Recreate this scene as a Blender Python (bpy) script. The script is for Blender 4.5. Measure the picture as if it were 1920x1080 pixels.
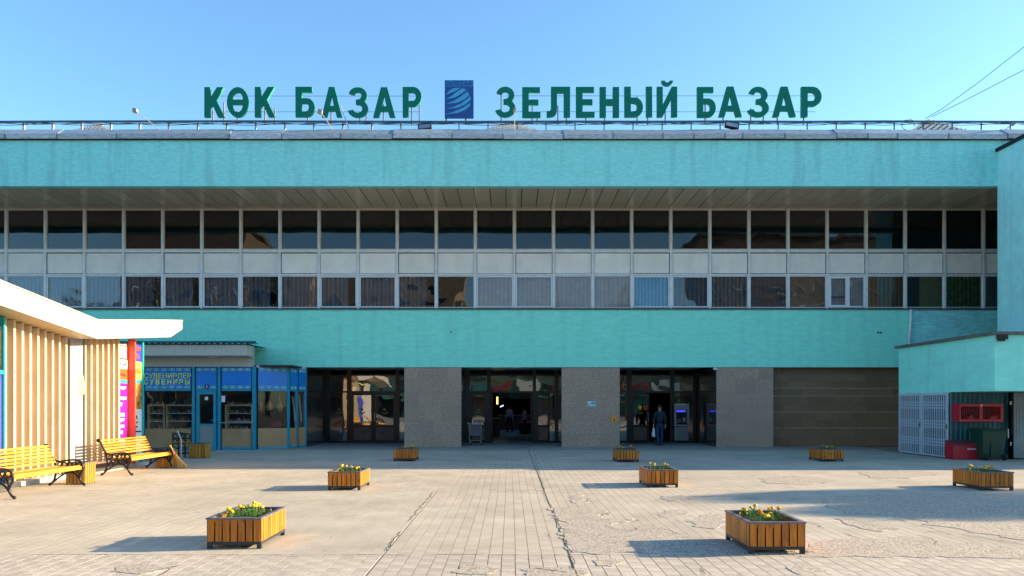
import bpy, bmesh, math, random
from math import sin, cos, pi, radians
from mathutils import Vector, Matrix, noise
random.seed(7)
S = bpy.context.scene
for o in list(bpy.data.objects): bpy.data.objects.remove(o)
C = S.collection

# ---------------------------------------------------------------- camera, sky, sun, exposure
CX, HY, F, H = 957.0, 757.0, 1400.0, 1.75
cam = bpy.data.cameras.new('camera'); camo = bpy.data.objects.new('camera', cam); C.objects.link(camo)
camo.location = (0, 0, H); camo.rotation_euler = (radians(90), 0, 0)
cam.sensor_width = 36; cam.lens = 36*F/1920
cam.shift_x = (960-CX)/1920; cam.shift_y = (HY-540)/1920
cam.clip_end = 2000; cam.clip_start = .1
S.camera = camo
SUN_EL, SUN_AZ = 15.8, 7.9          # degrees above ground; degrees from +X towards +Y
w = bpy.data.worlds.new('World'); S.world = w; w.use_nodes = True
nt = w.node_tree; bg = nt.nodes['Background']
sky = nt.nodes.new('ShaderNodeTexSky'); sky.sky_type = 'NISHITA'; sky.sun_disc = False
sky.sun_elevation = radians(SUN_EL); sky.sun_rotation = radians(90-SUN_AZ)
sky.air_density = 1.0; sky.dust_density = 1.3; sky.ozone_density = 2.0; sky.altitude = 800
tint = nt.nodes.new('ShaderNodeMix'); tint.data_type = 'RGBA'; tint.blend_type = 'MULTIPLY'; tint.inputs[0].default_value = 1
tint.inputs[7].default_value = (.69, .925, 1.0, 1); nt.links.new(sky.outputs[0], tint.inputs[6])
nt.links.new(tint.outputs[2], bg.inputs[0]); bg.inputs[1].default_value = .125
sl = bpy.data.lights.new('sun', 'SUN'); sl.energy = 4.9; sl.angle = radians(.5); sl.color = (1, .79, .49)
so = bpy.data.objects.new('sun', sl); C.objects.link(so)
sd = Vector((cos(radians(SUN_EL))*cos(radians(SUN_AZ)), cos(radians(SUN_EL))*sin(radians(SUN_AZ)), sin(radians(SUN_EL))))
so.rotation_euler = (-sd).to_track_quat('-Z', 'Y').to_euler(); so.location = (40, 10, 30)
S.view_settings.view_transform = 'Standard'; S.view_settings.look = 'None'
S.view_settings.exposure = 1.66; S.view_settings.gamma = 1; S.view_settings.use_curve_mapping = False

def PX(x, D): return (x-CX)*D/F
def PZ(y, D): return H+(HY-y)*D/F
def DG(y): return H*F/(y-HY)

# ---------------------------------------------------------------- materials
def weather(m, amt=.16, sc=.35, spots=.5):
    n = m.node_tree.nodes; l = m.node_tree.links; b = n['Principled BSDF']; src = b.inputs['Base Color'].links[0].from_socket; tc = n['Texture Coordinate']
    geo = n.new('ShaderNodeNewGeometry')
    t = n.new('ShaderNodeTexNoise'); t.inputs['Scale'].default_value = sc; t.inputs['Detail'].default_value = 7; t.inputs['Roughness'].default_value = .65; l.new(geo.outputs['Position'], t.inputs['Vector'])
    r = n.new('ShaderNodeMapRange'); r.inputs['From Min'].default_value = .3; r.inputs['From Max'].default_value = .7; r.inputs['To Min'].default_value = 1-amt; r.inputs['To Max'].default_value = 1+amt; l.new(t.outputs['Fac'], r.inputs['Value'])
    sp = n.new('ShaderNodeTexVoronoi'); sp.inputs['Scale'].default_value = 2.3; l.new(geo.outputs['Position'], sp.inputs['Vector'])
    r2 = n.new('ShaderNodeMapRange'); r2.inputs['From Min'].default_value = .035; r2.inputs['From Max'].default_value = .06; r2.inputs['To Min'].default_value = spots; r2.inputs['To Max'].default_value = 1; l.new(sp.outputs['Distance'], r2.inputs['Value'])
    mu = n.new('ShaderNodeMath'); mu.operation = 'MULTIPLY'; l.new(r.outputs[0], mu.inputs[0]); l.new(r2.outputs[0], mu.inputs[1])
    v = n.new('ShaderNodeVectorMath'); v.operation = 'SCALE'; l.new(src, v.inputs[0]); l.new(mu.outputs[0], v.inputs['Scale']); l.new(v.outputs[0], b.inputs['Base Color'])
def mat(name, col, rough=.7, metal=0, var=0, vscale=6, stretch=(1,1,1), bump=0, bscale=60, bstretch=None, rnd=0, spec=.5, stains=0, col2=None, coat=0):
    m = bpy.data.materials.new(name); m.use_nodes = True
    n = m.node_tree.nodes; l = m.node_tree.links; b = n['Principled BSDF']
    b.inputs['Roughness'].default_value = rough; b.inputs['Metallic'].default_value = metal
    b.inputs['Specular IOR Level'].default_value = spec; b.inputs['Coat Weight'].default_value = coat
    tc = n.new('ShaderNodeTexCoord')
    def mapped(s):
        mp = n.new('ShaderNodeMapping'); mp.inputs['Scale'].default_value = s
        l.new(tc.outputs['Object'], mp.inputs['Vector']); return mp.outputs[0]
    src = None
    base = n.new('ShaderNodeRGB'); base.outputs[0].default_value = (*col, 1); src = base.outputs[0]
    if var:
        t = n.new('ShaderNodeTexNoise'); t.inputs['Scale'].default_value = vscale; t.inputs['Detail'].default_value = 8; t.inputs['Roughness'].default_value = .62
        l.new(mapped(stretch), t.inputs['Vector'])
        r = n.new('ShaderNodeMapRange'); r.inputs['From Min'].default_value = .3; r.inputs['From Max'].default_value = .7
        l.new(t.outputs['Fac'], r.inputs['Value'])
        mx = n.new('ShaderNodeMix'); mx.data_type = 'RGBA'; l.new(r.outputs[0], mx.inputs[0])
        a = tuple(c*(1-var) for c in col) if col2 is None else col2
        bb = tuple(min(1, c*(1+var)) for c in col)
        mx.inputs[6].default_value = (*a, 1); mx.inputs[7].default_value = (*bb, 1); src = mx.outputs[2]
    if stains:
        t = n.new('ShaderNodeTexNoise'); t.inputs['Scale'].default_value = .9; t.inputs['Detail'].default_value = 5
        l.new(mapped((3.8, 3.8, .3)), t.inputs['Vector'])
        r = n.new('ShaderNodeMapRange'); r.inputs['From Min'].default_value = .52; r.inputs['From Max'].default_value = .72; r.inputs['To Max'].default_value = stains
        l.new(t.outputs['Fac'], r.inputs['Value'])
        mx = n.new('ShaderNodeMix'); mx.data_type = 'RGBA'; l.new(r.outputs[0], mx.inputs[0]); l.new(src, mx.inputs[6])
        mx.inputs[7].default_value = (*[c*.6 for c in col], 1); src = mx.outputs[2]
    if rnd:
        oi = n.new('ShaderNodeObjectInfo'); at = n.new('ShaderNodeAttribute'); at.attribute_name = 'tone'
        ad = n.new('ShaderNodeMath'); ad.operation = 'ADD'; l.new(oi.outputs['Random'], ad.inputs[0]); l.new(at.outputs['Fac'], ad.inputs[1])
        fr = n.new('ShaderNodeMath'); fr.operation = 'FRACT'; l.new(ad.outputs[0], fr.inputs[0])
        r = n.new('ShaderNodeMapRange'); r.inputs['To Min'].default_value = 1-rnd; r.inputs['To Max'].default_value = 1+rnd; l.new(fr.outputs[0], r.inputs['Value'])
        hs = n.new('ShaderNodeVectorMath'); hs.operation = 'SCALE'; l.new(src, hs.inputs[0]); l.new(r.outputs[0], hs.inputs['Scale']); src = hs.outputs[0]
    l.new(src, b.inputs['Base Color'])
    if bump:
        t = n.new('ShaderNodeTexNoise'); t.inputs['Scale'].default_value = bscale; t.inputs['Detail'].default_value = 5
        l.new(mapped(bstretch or stretch), t.inputs['Vector'])
        bp = n.new('ShaderNodeBump'); bp.inputs['Strength'].default_value = 1; bp.inputs['Distance'].default_value = bump
        l.new(t.outputs['Fac'], bp.inputs['Height']); l.new(bp.outputs[0], b.inputs['Normal'])
    return m

def glass(name, tint, refl=.08, wav=.0, wscale=1.2, fk=1.0):
    m = bpy.data.materials.new(name); m.use_nodes = True; n = m.node_tree.nodes; l = m.node_tree.links
    n.clear(); out = n.new('ShaderNodeOutputMaterial')
    tr = n.new('ShaderNodeBsdfTransparent'); tr.inputs[0].default_value = (*tint, 1)
    gl = n.new('ShaderNodeBsdfGlossy'); gl.inputs['Roughness'].default_value = .01; gl.inputs[0].default_value = (.95, .97, 1, 1)
    lw = n.new('ShaderNodeFresnel'); lw.inputs[0].default_value = 1.5
    ma = n.new('ShaderNodeMath'); ma.operation = 'ADD'; ma.use_clamp = True; ma.operation = 'MULTIPLY_ADD'; l.new(lw.outputs[0], ma.inputs[0]); ma.inputs[1].default_value = fk; ma.inputs[2].default_value = refl
    mx = n.new('ShaderNodeMixShader'); l.new(ma.outputs[0], mx.inputs[0]); l.new(tr.outputs[0], mx.inputs[1]); l.new(gl.outputs[0], mx.inputs[2])
    l.new(mx.outputs[0], out.inputs[0])
    if wav:
        tc = n.new('ShaderNodeTexCoord'); t = n.new('ShaderNodeTexNoise'); t.inputs['Scale'].default_value = wscale; t.inputs['Detail'].default_value = 1
        oi = n.new('ShaderNodeObjectInfo'); sc = n.new('ShaderNodeVectorMath'); sc.operation = 'ADD'
        mu = n.new('ShaderNodeMath'); mu.operation = 'MULTIPLY'; mu.inputs[1].default_value = 50; l.new(oi.outputs['Random'], mu.inputs[0])
        l.new(tc.outputs['Object'], sc.inputs[0]); l.new(mu.outputs[0], sc.inputs[1]); l.new(sc.outputs[0], t.inputs['Vector'])
        bp = n.new('ShaderNodeBump'); bp.inputs['Strength'].default_value = 1; bp.inputs['Distance'].default_value = wav
        l.new(t.outputs['Fac'], bp.inputs['Height']); l.new(bp.outputs[0], gl.inputs['Normal'])
    return m

def granite(name, base, dark, light, rough, scale=140, rnd=.08):
    m = mat(name, base, rough, rnd=rnd)
    n = m.node_tree.nodes; l = m.node_tree.links; b = n['Principled BSDF']
    tc = n['Texture Coordinate']; v = n.new('ShaderNodeTexNoise'); v.inputs['Scale'].default_value = scale; v.inputs['Detail'].default_value = 3; v.inputs['Roughness'].default_value = .8
    l.new(tc.outputs['Object'], v.inputs['Vector'])
    cr = n.new('ShaderNodeValToRGB'); l.new(v.outputs['Fac'], cr.inputs[0]); e = cr.color_ramp.elements
    e[0].position = .38; e[0].color = (*dark, 1); e[1].position = .62; e[1].color = (*light, 1); k = e.new(.5); k.color = (*base, 1)
    vm = [x for x in n if x.type == 'VECT_MATH'][0]; l.new(cr.outputs[0], vm.inputs[0])
    return m

def wood(name, a, bcol, rough=.5, scale=8, axis=2, rnd=.2, knots=True):
    m = mat(name, a, rough, rnd=rnd)
    n = m.node_tree.nodes; l = m.node_tree.links
    tc = n['Texture Coordinate']; mp = n.new('ShaderNodeMapping'); s = [scale*2.5]*3; s[axis] = scale*.12; mp.inputs['Scale'].default_value = s
    oi = n['Object Info']; mu = n.new('ShaderNodeMath'); mu.operation = 'MULTIPLY'; mu.inputs[1].default_value = 40; l.new(oi.outputs['Random'], mu.inputs[0])
    ad = n.new('ShaderNodeVectorMath'); ad.operation = 'ADD'; l.new(tc.outputs['Object'], ad.inputs[0]); l.new(mu.outputs[0], ad.inputs[1]); l.new(ad.outputs[0], mp.inputs[0])
    t = n.new('ShaderNodeTexNoise'); t.inputs['Scale'].default_value = 2; t.inputs['Detail'].default_value = 6; t.inputs['Distortion'].default_value = 1; l.new(mp.outputs[0], t.inputs['Vector'])
    cr = n.new('ShaderNodeValToRGB'); e = cr.color_ramp.elements; e[0].position = .35; e[0].color = (*bcol, 1); e[1].position = .62; e[1].color = (*a, 1); l.new(t.outputs['Fac'], cr.inputs[0])
    src = cr.outputs[0]
    if knots:
        mp2 = n.new('ShaderNodeMapping'); s = [6]*3; s[axis] = 4; mp2.inputs['Scale'].default_value = s; l.new(ad.outputs[0], mp2.inputs[0])
        vo = n.new('ShaderNodeTexVoronoi'); vo.inputs['Scale'].default_value = 1; l.new(mp2.outputs[0], vo.inputs['Vector'])
        r = n.new('ShaderNodeMapRange'); r.inputs['From Min'].default_value = .05; r.inputs['From Max'].default_value = .2; r.inputs['To Min'].default_value = .7; r.inputs['To Max'].default_value = 0
        l.new(vo.outputs['Distance'], r.inputs['Value'])
        mx = n.new('ShaderNodeMix'); mx.data_type = 'RGBA'; l.new(r.outputs[0], mx.inputs[0]); l.new(src, mx.inputs[6]); mx.inputs[7].default_value = (*[c*.35 for c in bcol], 1); src = mx.outputs[2]
    vm = [x for x in n if x.type == 'VECT_MATH' and x.operation == 'SCALE'][0]; l.new(src, vm.inputs[0])
    return m

def emit(name, col, st):
    m = bpy.data.materials.new(name); m.use_nodes = True; b = m.node_tree.nodes['Principled BSDF']
    b.inputs['Base Color'].default_value = (*col, 1); b.inputs['Emission Color'].default_value = (*col, 1); b.inputs['Emission Strength'].default_value = st
    return m

TEAL = (.115, .50, .47)
M = {}
M['teal_up'] = mat('teal_plaster_upper', (.27, .76, .72), .85, var=.12, vscale=6, stretch=(.8, 1, 2.4), bump=.012, bscale=11, bstretch=(1, 1, 2.3), stains=.4)
M['teal_low'] = mat('teal_plaster_lower', (.25, .85, .68), .85, var=.08, vscale=4, stretch=(.7, 1, 2.2), bump=.009, bscale=11, bstretch=(.9, 1, 2.2), stains=.18)
M['teal_shade_and_joint'] = mat('teal_plaster_shade_and_joint', (.28, .78, .78), .85, var=.2, vscale=3, stretch=(.8, 1, 3), bump=.012, bscale=7, bstretch=(.9, 1, 3), stains=.3)  # shade of the wing painted into this wall tone; render joint shares it
M['teal_annex'] = mat('teal_plaster_annex', (.27, .84, .72), .85, var=.08, vscale=2, stretch=(.7, .7, 2), bump=.004, bscale=9, bstretch=(1, 1, 2), stains=.25)
M['teal_block'] = mat('blue_teal_plaster', (.38, .82, .80), .85, var=.09, vscale=2.5, stretch=(1, 1, 1), bump=.006, bscale=9, stains=.3)
M['zinc'] = mat('zinc_coping', (.30, .38, .45), .45, .35, var=.35, vscale=5, stretch=(1, 1, 3), rnd=.12)
M['zincface'] = mat('zinc_coping_face', (.42, .45, .48), .6, .1, var=.55, vscale=7, stretch=(.7, 1, 5), rnd=.15)
M['soffit'] = mat('soffit_metal', (.60, .52, .36), .2, .0, var=.06, vscale=2, rnd=.10, spec=.5)
M['soffit2'] = mat('porch_soffit', (.45, .43, .38), .3, .2, rnd=.1)
M['alu'] = mat('pale_aluminium', (.70, .73, .76), .45, .1, var=.12, vscale=4)
M['alu_warm'] = mat('warm_aluminium', (.68, .63, .52), .45, .1, var=.12, vscale=4)
M['pvc'] = mat('white_window_plastic', (.72, .78, .84), .35)
M['spandrel'] = mat('spandrel_panel', (.86, .84, .79), .6, var=.08, vscale=1.6, rnd=.05, stains=.12, bump=.002, bscale=3)
M['sill'] = mat('dark_sill', (.10, .11, .11), .6, var=.4, vscale=8)
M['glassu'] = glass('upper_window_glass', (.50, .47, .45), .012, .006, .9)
M['glassl'] = glass('lower_window_glass', (.85, .86, .87), .004, .014, 1.0)
M['glassd'] = glass('door_glass', (.42, .45, .45), .15, .006, 1.2)
M['glass'] = glass('shop_glass', (.92, .93, .93), .0, .004, 1.0, .4)
M['granite'] = granite('grey_granite', (.36, .26, .185), (.13, .095, .07), (.66, .50, .38), .75, 32)
M['brown'] = granite('brown_stone', (.19, .115, .06), (.12, .07, .035), (.27, .175, .10), .5, 60, .12)
M['polished'] = granite('polished_dark_granite', (.035, .035, .036), (.018, .018, .019), (.07, .068, .066), .08, 90)
M['joint'] = mat('mortar', (.12, .10, .08), .9)
M['frame_dark'] = mat('black_door_metal', (.012, .012, .013), .3, .3)
M['black'] = mat('black', (.006, .006, .006), .7)
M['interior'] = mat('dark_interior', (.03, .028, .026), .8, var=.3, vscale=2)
M['green'] = mat('sign_green', (.001, .17, .115), .7, spec=.2)
M['green_side'] = mat('sign_green_side', (.005, .20, .11), .6)
M['signpost'] = mat('rusty_pale_post', (.32, .22, .19), .7, var=.4, vscale=20)
M['rail'] = mat('rail_paint', (.06, .12, .17), .5, var=.3, vscale=6)
M['railpost'] = mat('rail_post_paint', (.42, .36, .34), .6, var=.4, vscale=12)
M['railpost_dark'] = mat('rail_post_dark', (.06, .12, .15), .6, var=.4, vscale=12)
M['cable'] = mat('cable', (.015, .02, .03), .6)
M['wire'] = mat('green_wire', (.03, .16, .16), .6)
M['logo_dark'] = mat('logo_dark_blue', (.008, .07, .27), .5, var=.15, vscale=3)
M['logo_mid'] = mat('logo_mid_blue', (.02, .17, .42), .5, var=.15, vscale=6)
M['logo_light'] = mat('logo_light_blue', (.06, .36, .60), .5, var=.2, vscale=8)
M['white'] = mat('white_paint', (.75, .75, .74), .5, var=.06, vscale=10)
M['grey'] = mat('grey_metal', (.35, .35, .34), .4, .4)
M['cream'] = mat('cream_cladding', (.36, .335, .335), .55, var=.04, vscale=2, rnd=.03)
M['cream_soffit'] = mat('cream_soffit', (.60, .46, .27), .35, var=.06, vscale=3, spec=.5)
M['fin'] = mat('tan_fin', (.58, .45, .31), .45, var=.08, vscale=2, rnd=.06)
M['fin_grey'] = mat('grey_fin', (.38, .36, .28), .45, var=.08, vscale=2)
M['kerb'] = mat('kerb_concrete', (.52, .47, .41), .85, var=.15, vscale=12, bump=.003)
M['kerbdim'] = mat('dusty_mortar', (.30, .25, .18), .9, var=.3, vscale=5)
M['plinth'] = mat('dark_plinth', (.16, .10, .08), .7, var=.3, vscale=5)
M['teal_trim'] = mat('turquoise_trim', (.01, .40, .42), .4)
M['shopblue'] = mat('shop_blue_frame', (.012, .27, .40), .4, var=.1, vscale=4)
M['shopsign'] = mat('shop_sign_blue', (.004, .20, .66), .45, var=.1, vscale=2)
M['yellow'] = mat('yellow_print', (.85, .90, .04), .5)
M['ornament'] = mat('pale_green_ornament', (.38, .72, .45), .6)
M['siding'] = mat('shop_siding', (.52, .50, .43), .6, var=.08, vscale=4, rnd=.04)
M['corr'] = mat('teal_corrugated_metal', (.004, .10, .13), .4, .1, var=.2, vscale=2)
M['corr_roof'] = mat('dark_teal_roof_sheet', (.004, .07, .11), .4, .1, var=.2, vscale=2)
M['corr_grey'] = mat('grey_corrugated_metal', (.22, .26, .28), .5, .1, var=.15, vscale=3)
M['gate'] = mat('pale_gate_paint', (.46, .56, .64), .5, var=.1, vscale=8)
M['red'] = mat('red_paint', (.42, .008, .022), .4, var=.15, vscale=4)
M['redlid'] = mat('red_lid', (.22, .03, .05), .5)
M['bin'] = mat('dark_green_plastic', (.006, .045, .028), .45, var=.15, vscale=5)
M['rubber'] = mat('black_rubber', (.012, .013, .014), .7)
M['iron'] = mat('black_cast_iron', (.022, .018, .017), .42, .3, var=.3, vscale=12)
M['bench_wood'] = wood('yellow_bench_wood', (.62, .32, .045), (.42, .18, .02), .45, 8, 1, .18)
M['slat_wood'] = wood('planter_slat_wood', (.60, .20, .014), (.36, .10, .008), .45, 8, 2, .22)
M['bin_wood'] = wood('bin_slat_wood', (.50, .25, .04), (.34, .14, .02), .5, 8, 2, .2)
M['planter_metal'] = mat('dark_steel_frame', (.045, .045, .055), .5, .4, var=.2, vscale=10)
M['rim'] = mat('worn_steel_rim', (.16, .15, .17), .5, .3, var=.4, vscale=14)
M['soil'] = mat('dark_soil', (.02, .014, .01), .95, var=.4, vscale=40, bump=.01)
M['leaf'] = mat('marigold_leaf', (.08, .22, .03), .6, var=.4, vscale=30)
M['leaf2'] = mat('tree_leaf', (.045, .085, .02), .6, var=.45, vscale=3)
M['bark'] = mat('bark', (.09, .065, .045), .9, var=.3, vscale=10, bump=.02, bscale=20)
M['petal'] = mat('yellow_petal', (.80, .48, .01), .6, var=.2, vscale=60)
M['petal2'] = mat('orange_petal', (.78, .28, .01), .6, var=.2, vscale=60)
M['straw'] = mat('broom_straw', (.62, .38, .09), .8, var=.35, vscale=60)
M['skin'] = mat('skin', (.45, .24, .16), .55)
M['navy'] = mat('navy_jacket', (.012, .020, .035), .8, var=.2, vscale=12)
M['jeans'] = mat('blue_jeans', (.010, .035, .09), .85, var=.25, vscale=14)
M['shoe'] = mat('dark_shoe', (.01, .009, .008), .5)
M['hair'] = mat('dark_hair', (.01, .008, .006), .7)
M['bag'] = mat('white_plastic_bag', (.65, .66, .68), .5)
M['shirt'] = mat('white_shirt', (.6, .6, .62), .8)
M['steel'] = mat('steel', (.45, .45, .46), .3, .8)
M['atm'] = mat('atm_grey', (.30, .30, .30), .4, .2)
M['atm_blue'] = emit('atm_blue_light', (.04, .05, .9), .7)
M['lamp'] = emit('lamp_white', (.8, .9, 1.0), .8)
M['lamp_y'] = emit('lamp_yellow', (1, .7, .2), .9)
M['orange'] = mat('orange_print', (.85, .32, .01), .5)
M['gold'] = mat('gold_print', (.30, .22, .02), .5)
M['magenta'] = mat('magenta_print', (.80, .004, .32), .5)
M['poster_red'] = mat('red_print', (.80, .03, .02), .5)
M['poster_orange'] = mat('orange_red_print', (.85, .10, .01), .5)
M['poster_white'] = mat('white_print', (.78, .78, .78), .5)
M['poster_yellow'] = mat('yellow_poster', (.85, .70, .10), .5)
M['poster_blue'] = mat('indigo_poster', (.04, .04, .32), .5)
M['poster_black'] = mat('black_print', (.01, .01, .012), .5)
M['poster_brown'] = mat('photo_print_brown', (.45, .18, .03), .5, var=.9, vscale=9)
M['red_fin'] = mat('red_fin', (.62, .10, .05), .45)
M['counter'] = mat('counter_board', (.38, .22, .10), .6, var=.15, vscale=2)
M['shelf'] = mat('shelf_board', (.60, .42, .24), .6, var=.12, vscale=3)
M['door_panel'] = mat('grey_door_panel', (.26, .26, .25), .6)
M['cyan_print'] = mat('cyan_print', (.03, .42, .60), .5)

# ---------------------------------------------------------------- mesh builder
class MB:
    def __init__(s): s.v = []; s.f = []; s.mi = []; s.t = []; s.tone = None
    def add(s, vs, fs, mi=0, tone=0):
        n = len(s.v); s.v += [tuple(v) for v in vs]; s.f += [tuple(i+n for i in f) for f in fs]; s.mi += [mi]*len(fs); s.t += [tone]*len(fs)
        return s
    def box(s, x0, x1, y0, y1, z0, z1, mi=0, tone=0, top=None):
        if x0 > x1: x0, x1 = x1, x0
        if y0 > y1: y0, y1 = y1, y0
        if z0 > z1: z0, z1 = z1, z0
        vs = [(x0,y0,z0),(x1,y0,z0),(x1,y1,z0),(x0,y1,z0),(x0,y0,z1),(x1,y0,z1),(x1,y1,z1),(x0,y1,z1)]
        return s.add(vs, [(0,3,2,1),(4,5,6,7),(0,1,5,4),(1,2,6,5),(2,3,7,6),(3,0,4,7)], mi, tone)
    def hexa(s, b, t, mi=0):   # bottom and top quads
        return s.add(list(b)+list(t), [(3,2,1,0),(4,5,6,7),(0,1,5,4),(1,2,6,5),(2,3,7,6),(3,0,4,7)], mi)
    def prism(s, pts, axis, a, b, mi=0):   # convex or simple polygon extruded along axis
        n = len(pts)
        def mk(p, c):
            return {0: (c, p[0], p[1]), 1: (p[0], c, p[1]), 2: (p[0], p[1], c)}[axis]
        vs = [mk(p, a) for p in pts]+[mk(p, b) for p in pts]
        fs = [tuple(range(n)), tuple(range(2*n-1, n-1, -1))]+[(i, i+n, (i+1) % n+n, (i+1) % n) for i in range(n)]
        return s.add(vs, fs, mi)
    def tube(s, pts, r, seg=6, mi=0, cap=True, flat=1.0):
        pts = [Vector(p) for p in pts]; rr = r if isinstance(r, (list, tuple)) else [r]*len(pts)
        vs = []; up = None
        for i, p in enumerate(pts):
            d = (pts[min(i+1, len(pts)-1)]-pts[max(i-1, 0)])
            if d.length < 1e-9: d = Vector((0, 0, 1))
            d.normalize()
            if up is None: up = Vector((0, 0, 1)) if abs(d.z) < .9 else Vector((1, 0, 0))
            a = d.cross(up); 
            if a.length < 1e-3: a = d.cross(Vector((0, 1, 0)))
            a.normalize(); b = a.cross(d).normalized(); up = b
            for k in range(seg):
                t = 2*pi*k/seg; vs.append(p+a*cos(t)*rr[i]*flat+b*sin(t)*rr[i])
        n = len(pts); fs = []
        for i in range(n-1):
            for k in range(seg):
                fs.append((i*seg+k, i*seg+(k+1) % seg, (i+1)*seg+(k+1) % seg, (i+1)*seg+k))
        if cap: fs += [tuple(range(seg-1, -1, -1)), tuple((n-1)*seg+k for k in range(seg))]
        return s.add(vs, fs, mi)
    def lathe(s, c, prof, seg=12, mi=0, axis=2):
        vs = []; n = len(prof)
        for r, h in prof:
            for k in range(seg):
                t = 2*pi*k/seg; q = (r*cos(t), r*sin(t), h)
                if axis == 0: q = (h, r*cos(t), r*sin(t))
                if axis == 1: q = (r*cos(t), h, r*sin(t))
                vs.append((c[0]+q[0], c[1]+q[1], c[2]+q[2]))
        fs = []
        for i in range(n-1):
            for k in range(seg): fs.append((i*seg+k, i*seg+(k+1) % seg, (i+1)*seg+(k+1) % seg, (i+1)*seg+k))
        fs += [tuple(range(seg-1, -1, -1)), tuple((n-1)*seg+k for k in range(seg))]
        return s.add(vs, fs, mi)
    def ball(s, c, r, seg=8, rings=5, mi=0, jit=0, sc=(1, 1, 1)):
        prof = []; vs = []
        for i in range(rings+1):
            ph = -pi/2+pi*i/rings
            for k in range(seg):
                t = 2*pi*(k+.5*(i % 2))/seg; q = r*(1+random.uniform(-jit, jit))
                vs.append((c[0]+q*cos(ph)*cos(t)*sc[0], c[1]+q*cos(ph)*sin(t)*sc[1], c[2]+q*sin(ph)*sc[2]))
        fs = [(i*seg+k, i*seg+(k+1) % seg, (i+1)*seg+(k+1) % seg, (i+1)*seg+k) for i in range(rings) for k in range(seg)]
        return s.add(vs, fs, mi)
    def mesh(s, name, mats, smooth=False):
        me = bpy.data.meshes.new(name); me.from_pydata(s.v, [], s.f)
        for m in (mats if isinstance(mats, (list, tuple)) else [mats]): me.materials.append(M[m] if isinstance(m, str) else m)
        me.polygons.foreach_set('material_index', s.mi)
        if smooth: me.polygons.foreach_set('use_smooth', [True]*len(s.f))
        if any(s.t):
            a = me.attributes.new('tone', 'FLOAT', 'FACE'); a.data.foreach_set('value', s.t)
        me.validate(); me.update()
        bm = bmesh.new(); bm.from_mesh(me); bmesh.ops.recalc_face_normals(bm, faces=bm.faces); bm.to_mesh(me); bm.free()
        return me
    def build(s, name, mats, parent=None, world=True, smooth=False, bevel=0, **kw):
        return link(name, s.mesh(name, mats, smooth), parent, world, bevel, **kw)

def link(name, me, parent=None, world=True, bevel=0, loc=None, rot=None, **kw):
    o = bpy.data.objects.new(name, me); C.objects.link(o)
    if parent is not None:
        o.parent = parent
        if world and parent.type == 'EMPTY': o.matrix_parent_inverse = Matrix.Translation(-Vector(parent.location))
    if loc is not None: o.location = loc
    if rot is not None: o.rotation_euler = rot
    if bevel:
        b = o.modifiers.new('bevel', 'BEVEL'); b.width = bevel; b.segments = 2; b.limit_method = 'ANGLE'
    for k, v in kw.items(): o[k] = v
    return o

def thing(name, label, cat, loc=(0, 0, 0), rz=0, group=None):
    o = bpy.data.objects.new(name, None); C.objects.link(o); o.location = loc; o.rotation_euler = (0, 0, rz)
    o.empty_display_size = .2; o['label'] = label; o['category'] = cat
    if group: o['group'] = group
    return o

def copy_thing(root, loc, rz=None, label=None, group=None, scale=None):
    r = root.copy(); C.objects.link(r); r.location = loc
    if rz is not None: r.rotation_euler = (0, 0, rz)
    if label: r['label'] = label
    if group: r['group'] = group
    if scale: r.scale = scale
    for ch in list(root.children):
        c = ch.copy(); C.objects.link(c); c.parent = r
        for g in ch.children:
            d = g.copy(); C.objects.link(d); d.parent = c
    return r

def curve_mesh(name, polys, depth, mats):
    """filled 2D outlines (x,y) extruded; returns mesh in XZ plane, front at y=0, back at y=depth"""
    cu = bpy.data.curves.new(name, 'CURVE'); cu.dimensions = '2D'; cu.fill_mode = 'BOTH'; cu.extrude = depth/2
    for p in polys:
        sp = cu.splines.new('POLY'); sp.points.add(len(p)-1); sp.use_cyclic_u = True
        for i, q in enumerate(p): sp.points[i].co = (q[0], q[1], 0, 1)
    return from_curve(name, cu, depth, mats)

def from_curve(name, cu, depth, mats):
    o = bpy.data.objects.new(name, cu); C.objects.link(o)
    dg = bpy.context.evaluated_depsgraph_get(); me = bpy.data.meshes.new_from_object(o.evaluated_get(dg))
    bpy.data.objects.remove(o); bpy.data.curves.remove(cu); me.name = name
    for v in me.vertices: v.co = Vector((v.co.x, depth/2-v.co.z, v.co.y))
    me.materials.clear()
    for m in mats: me.materials.append(M[m])
    if len(mats) > 1:
        me.update()
        for p in me.polygons: p.material_index = 0 if abs(p.normal.y) > .5 else 1
    else:
        for p in me.polygons: p.material_index = 0
    me.update(); return me

def text_mesh(name, body, size, width, depth, mats, bold=0):
    cu = bpy.data.curves.new(name, 'FONT'); cu.body = body; cu.size = size; cu.extrude = depth/2; cu.offset = bold; cu.align_x = 'LEFT'; cu.resolution_u = 3
    me = from_curve(name, cu, depth, mats)
    xs = [v.co.x for v in me.vertices]; 
    if xs:
        x0, x1 = min(xs), max(xs); zs = [v.co.z for v in me.vertices]; z0, z1 = min(zs), max(zs)
        for v in me.vertices:
            v.co.x = (v.co.x-x0)/(x1-x0)*width; v.co.z = (v.co.z-z0)/(z1-z0)*size
    return me

def arc(cx, cy, rx, ry, a0, a1, n=10):
    return [(cx+rx*cos(radians(a0+(a1-a0)*i/n)), cy+ry*sin(radians(a0+(a1-a0)*i/n))) for i in range(n+1)]

def smooth_path(pts, n=5):
    P = [Vector(p) for p in pts]; out = []
    for i in range(len(P)-1):
        a = P[max(i-1, 0)]; b = P[i]; c = P[i+1]; d = P[min(i+2, len(P)-1)]
        for k in range(n):
            t = k/n
            out.append(.5*((2*b)+(c-a)*t+(2*a-5*b+4*c-d)*t*t+(3*b-a-3*c+d)*t**3))
    out.append(P[-1]); return out

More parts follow.
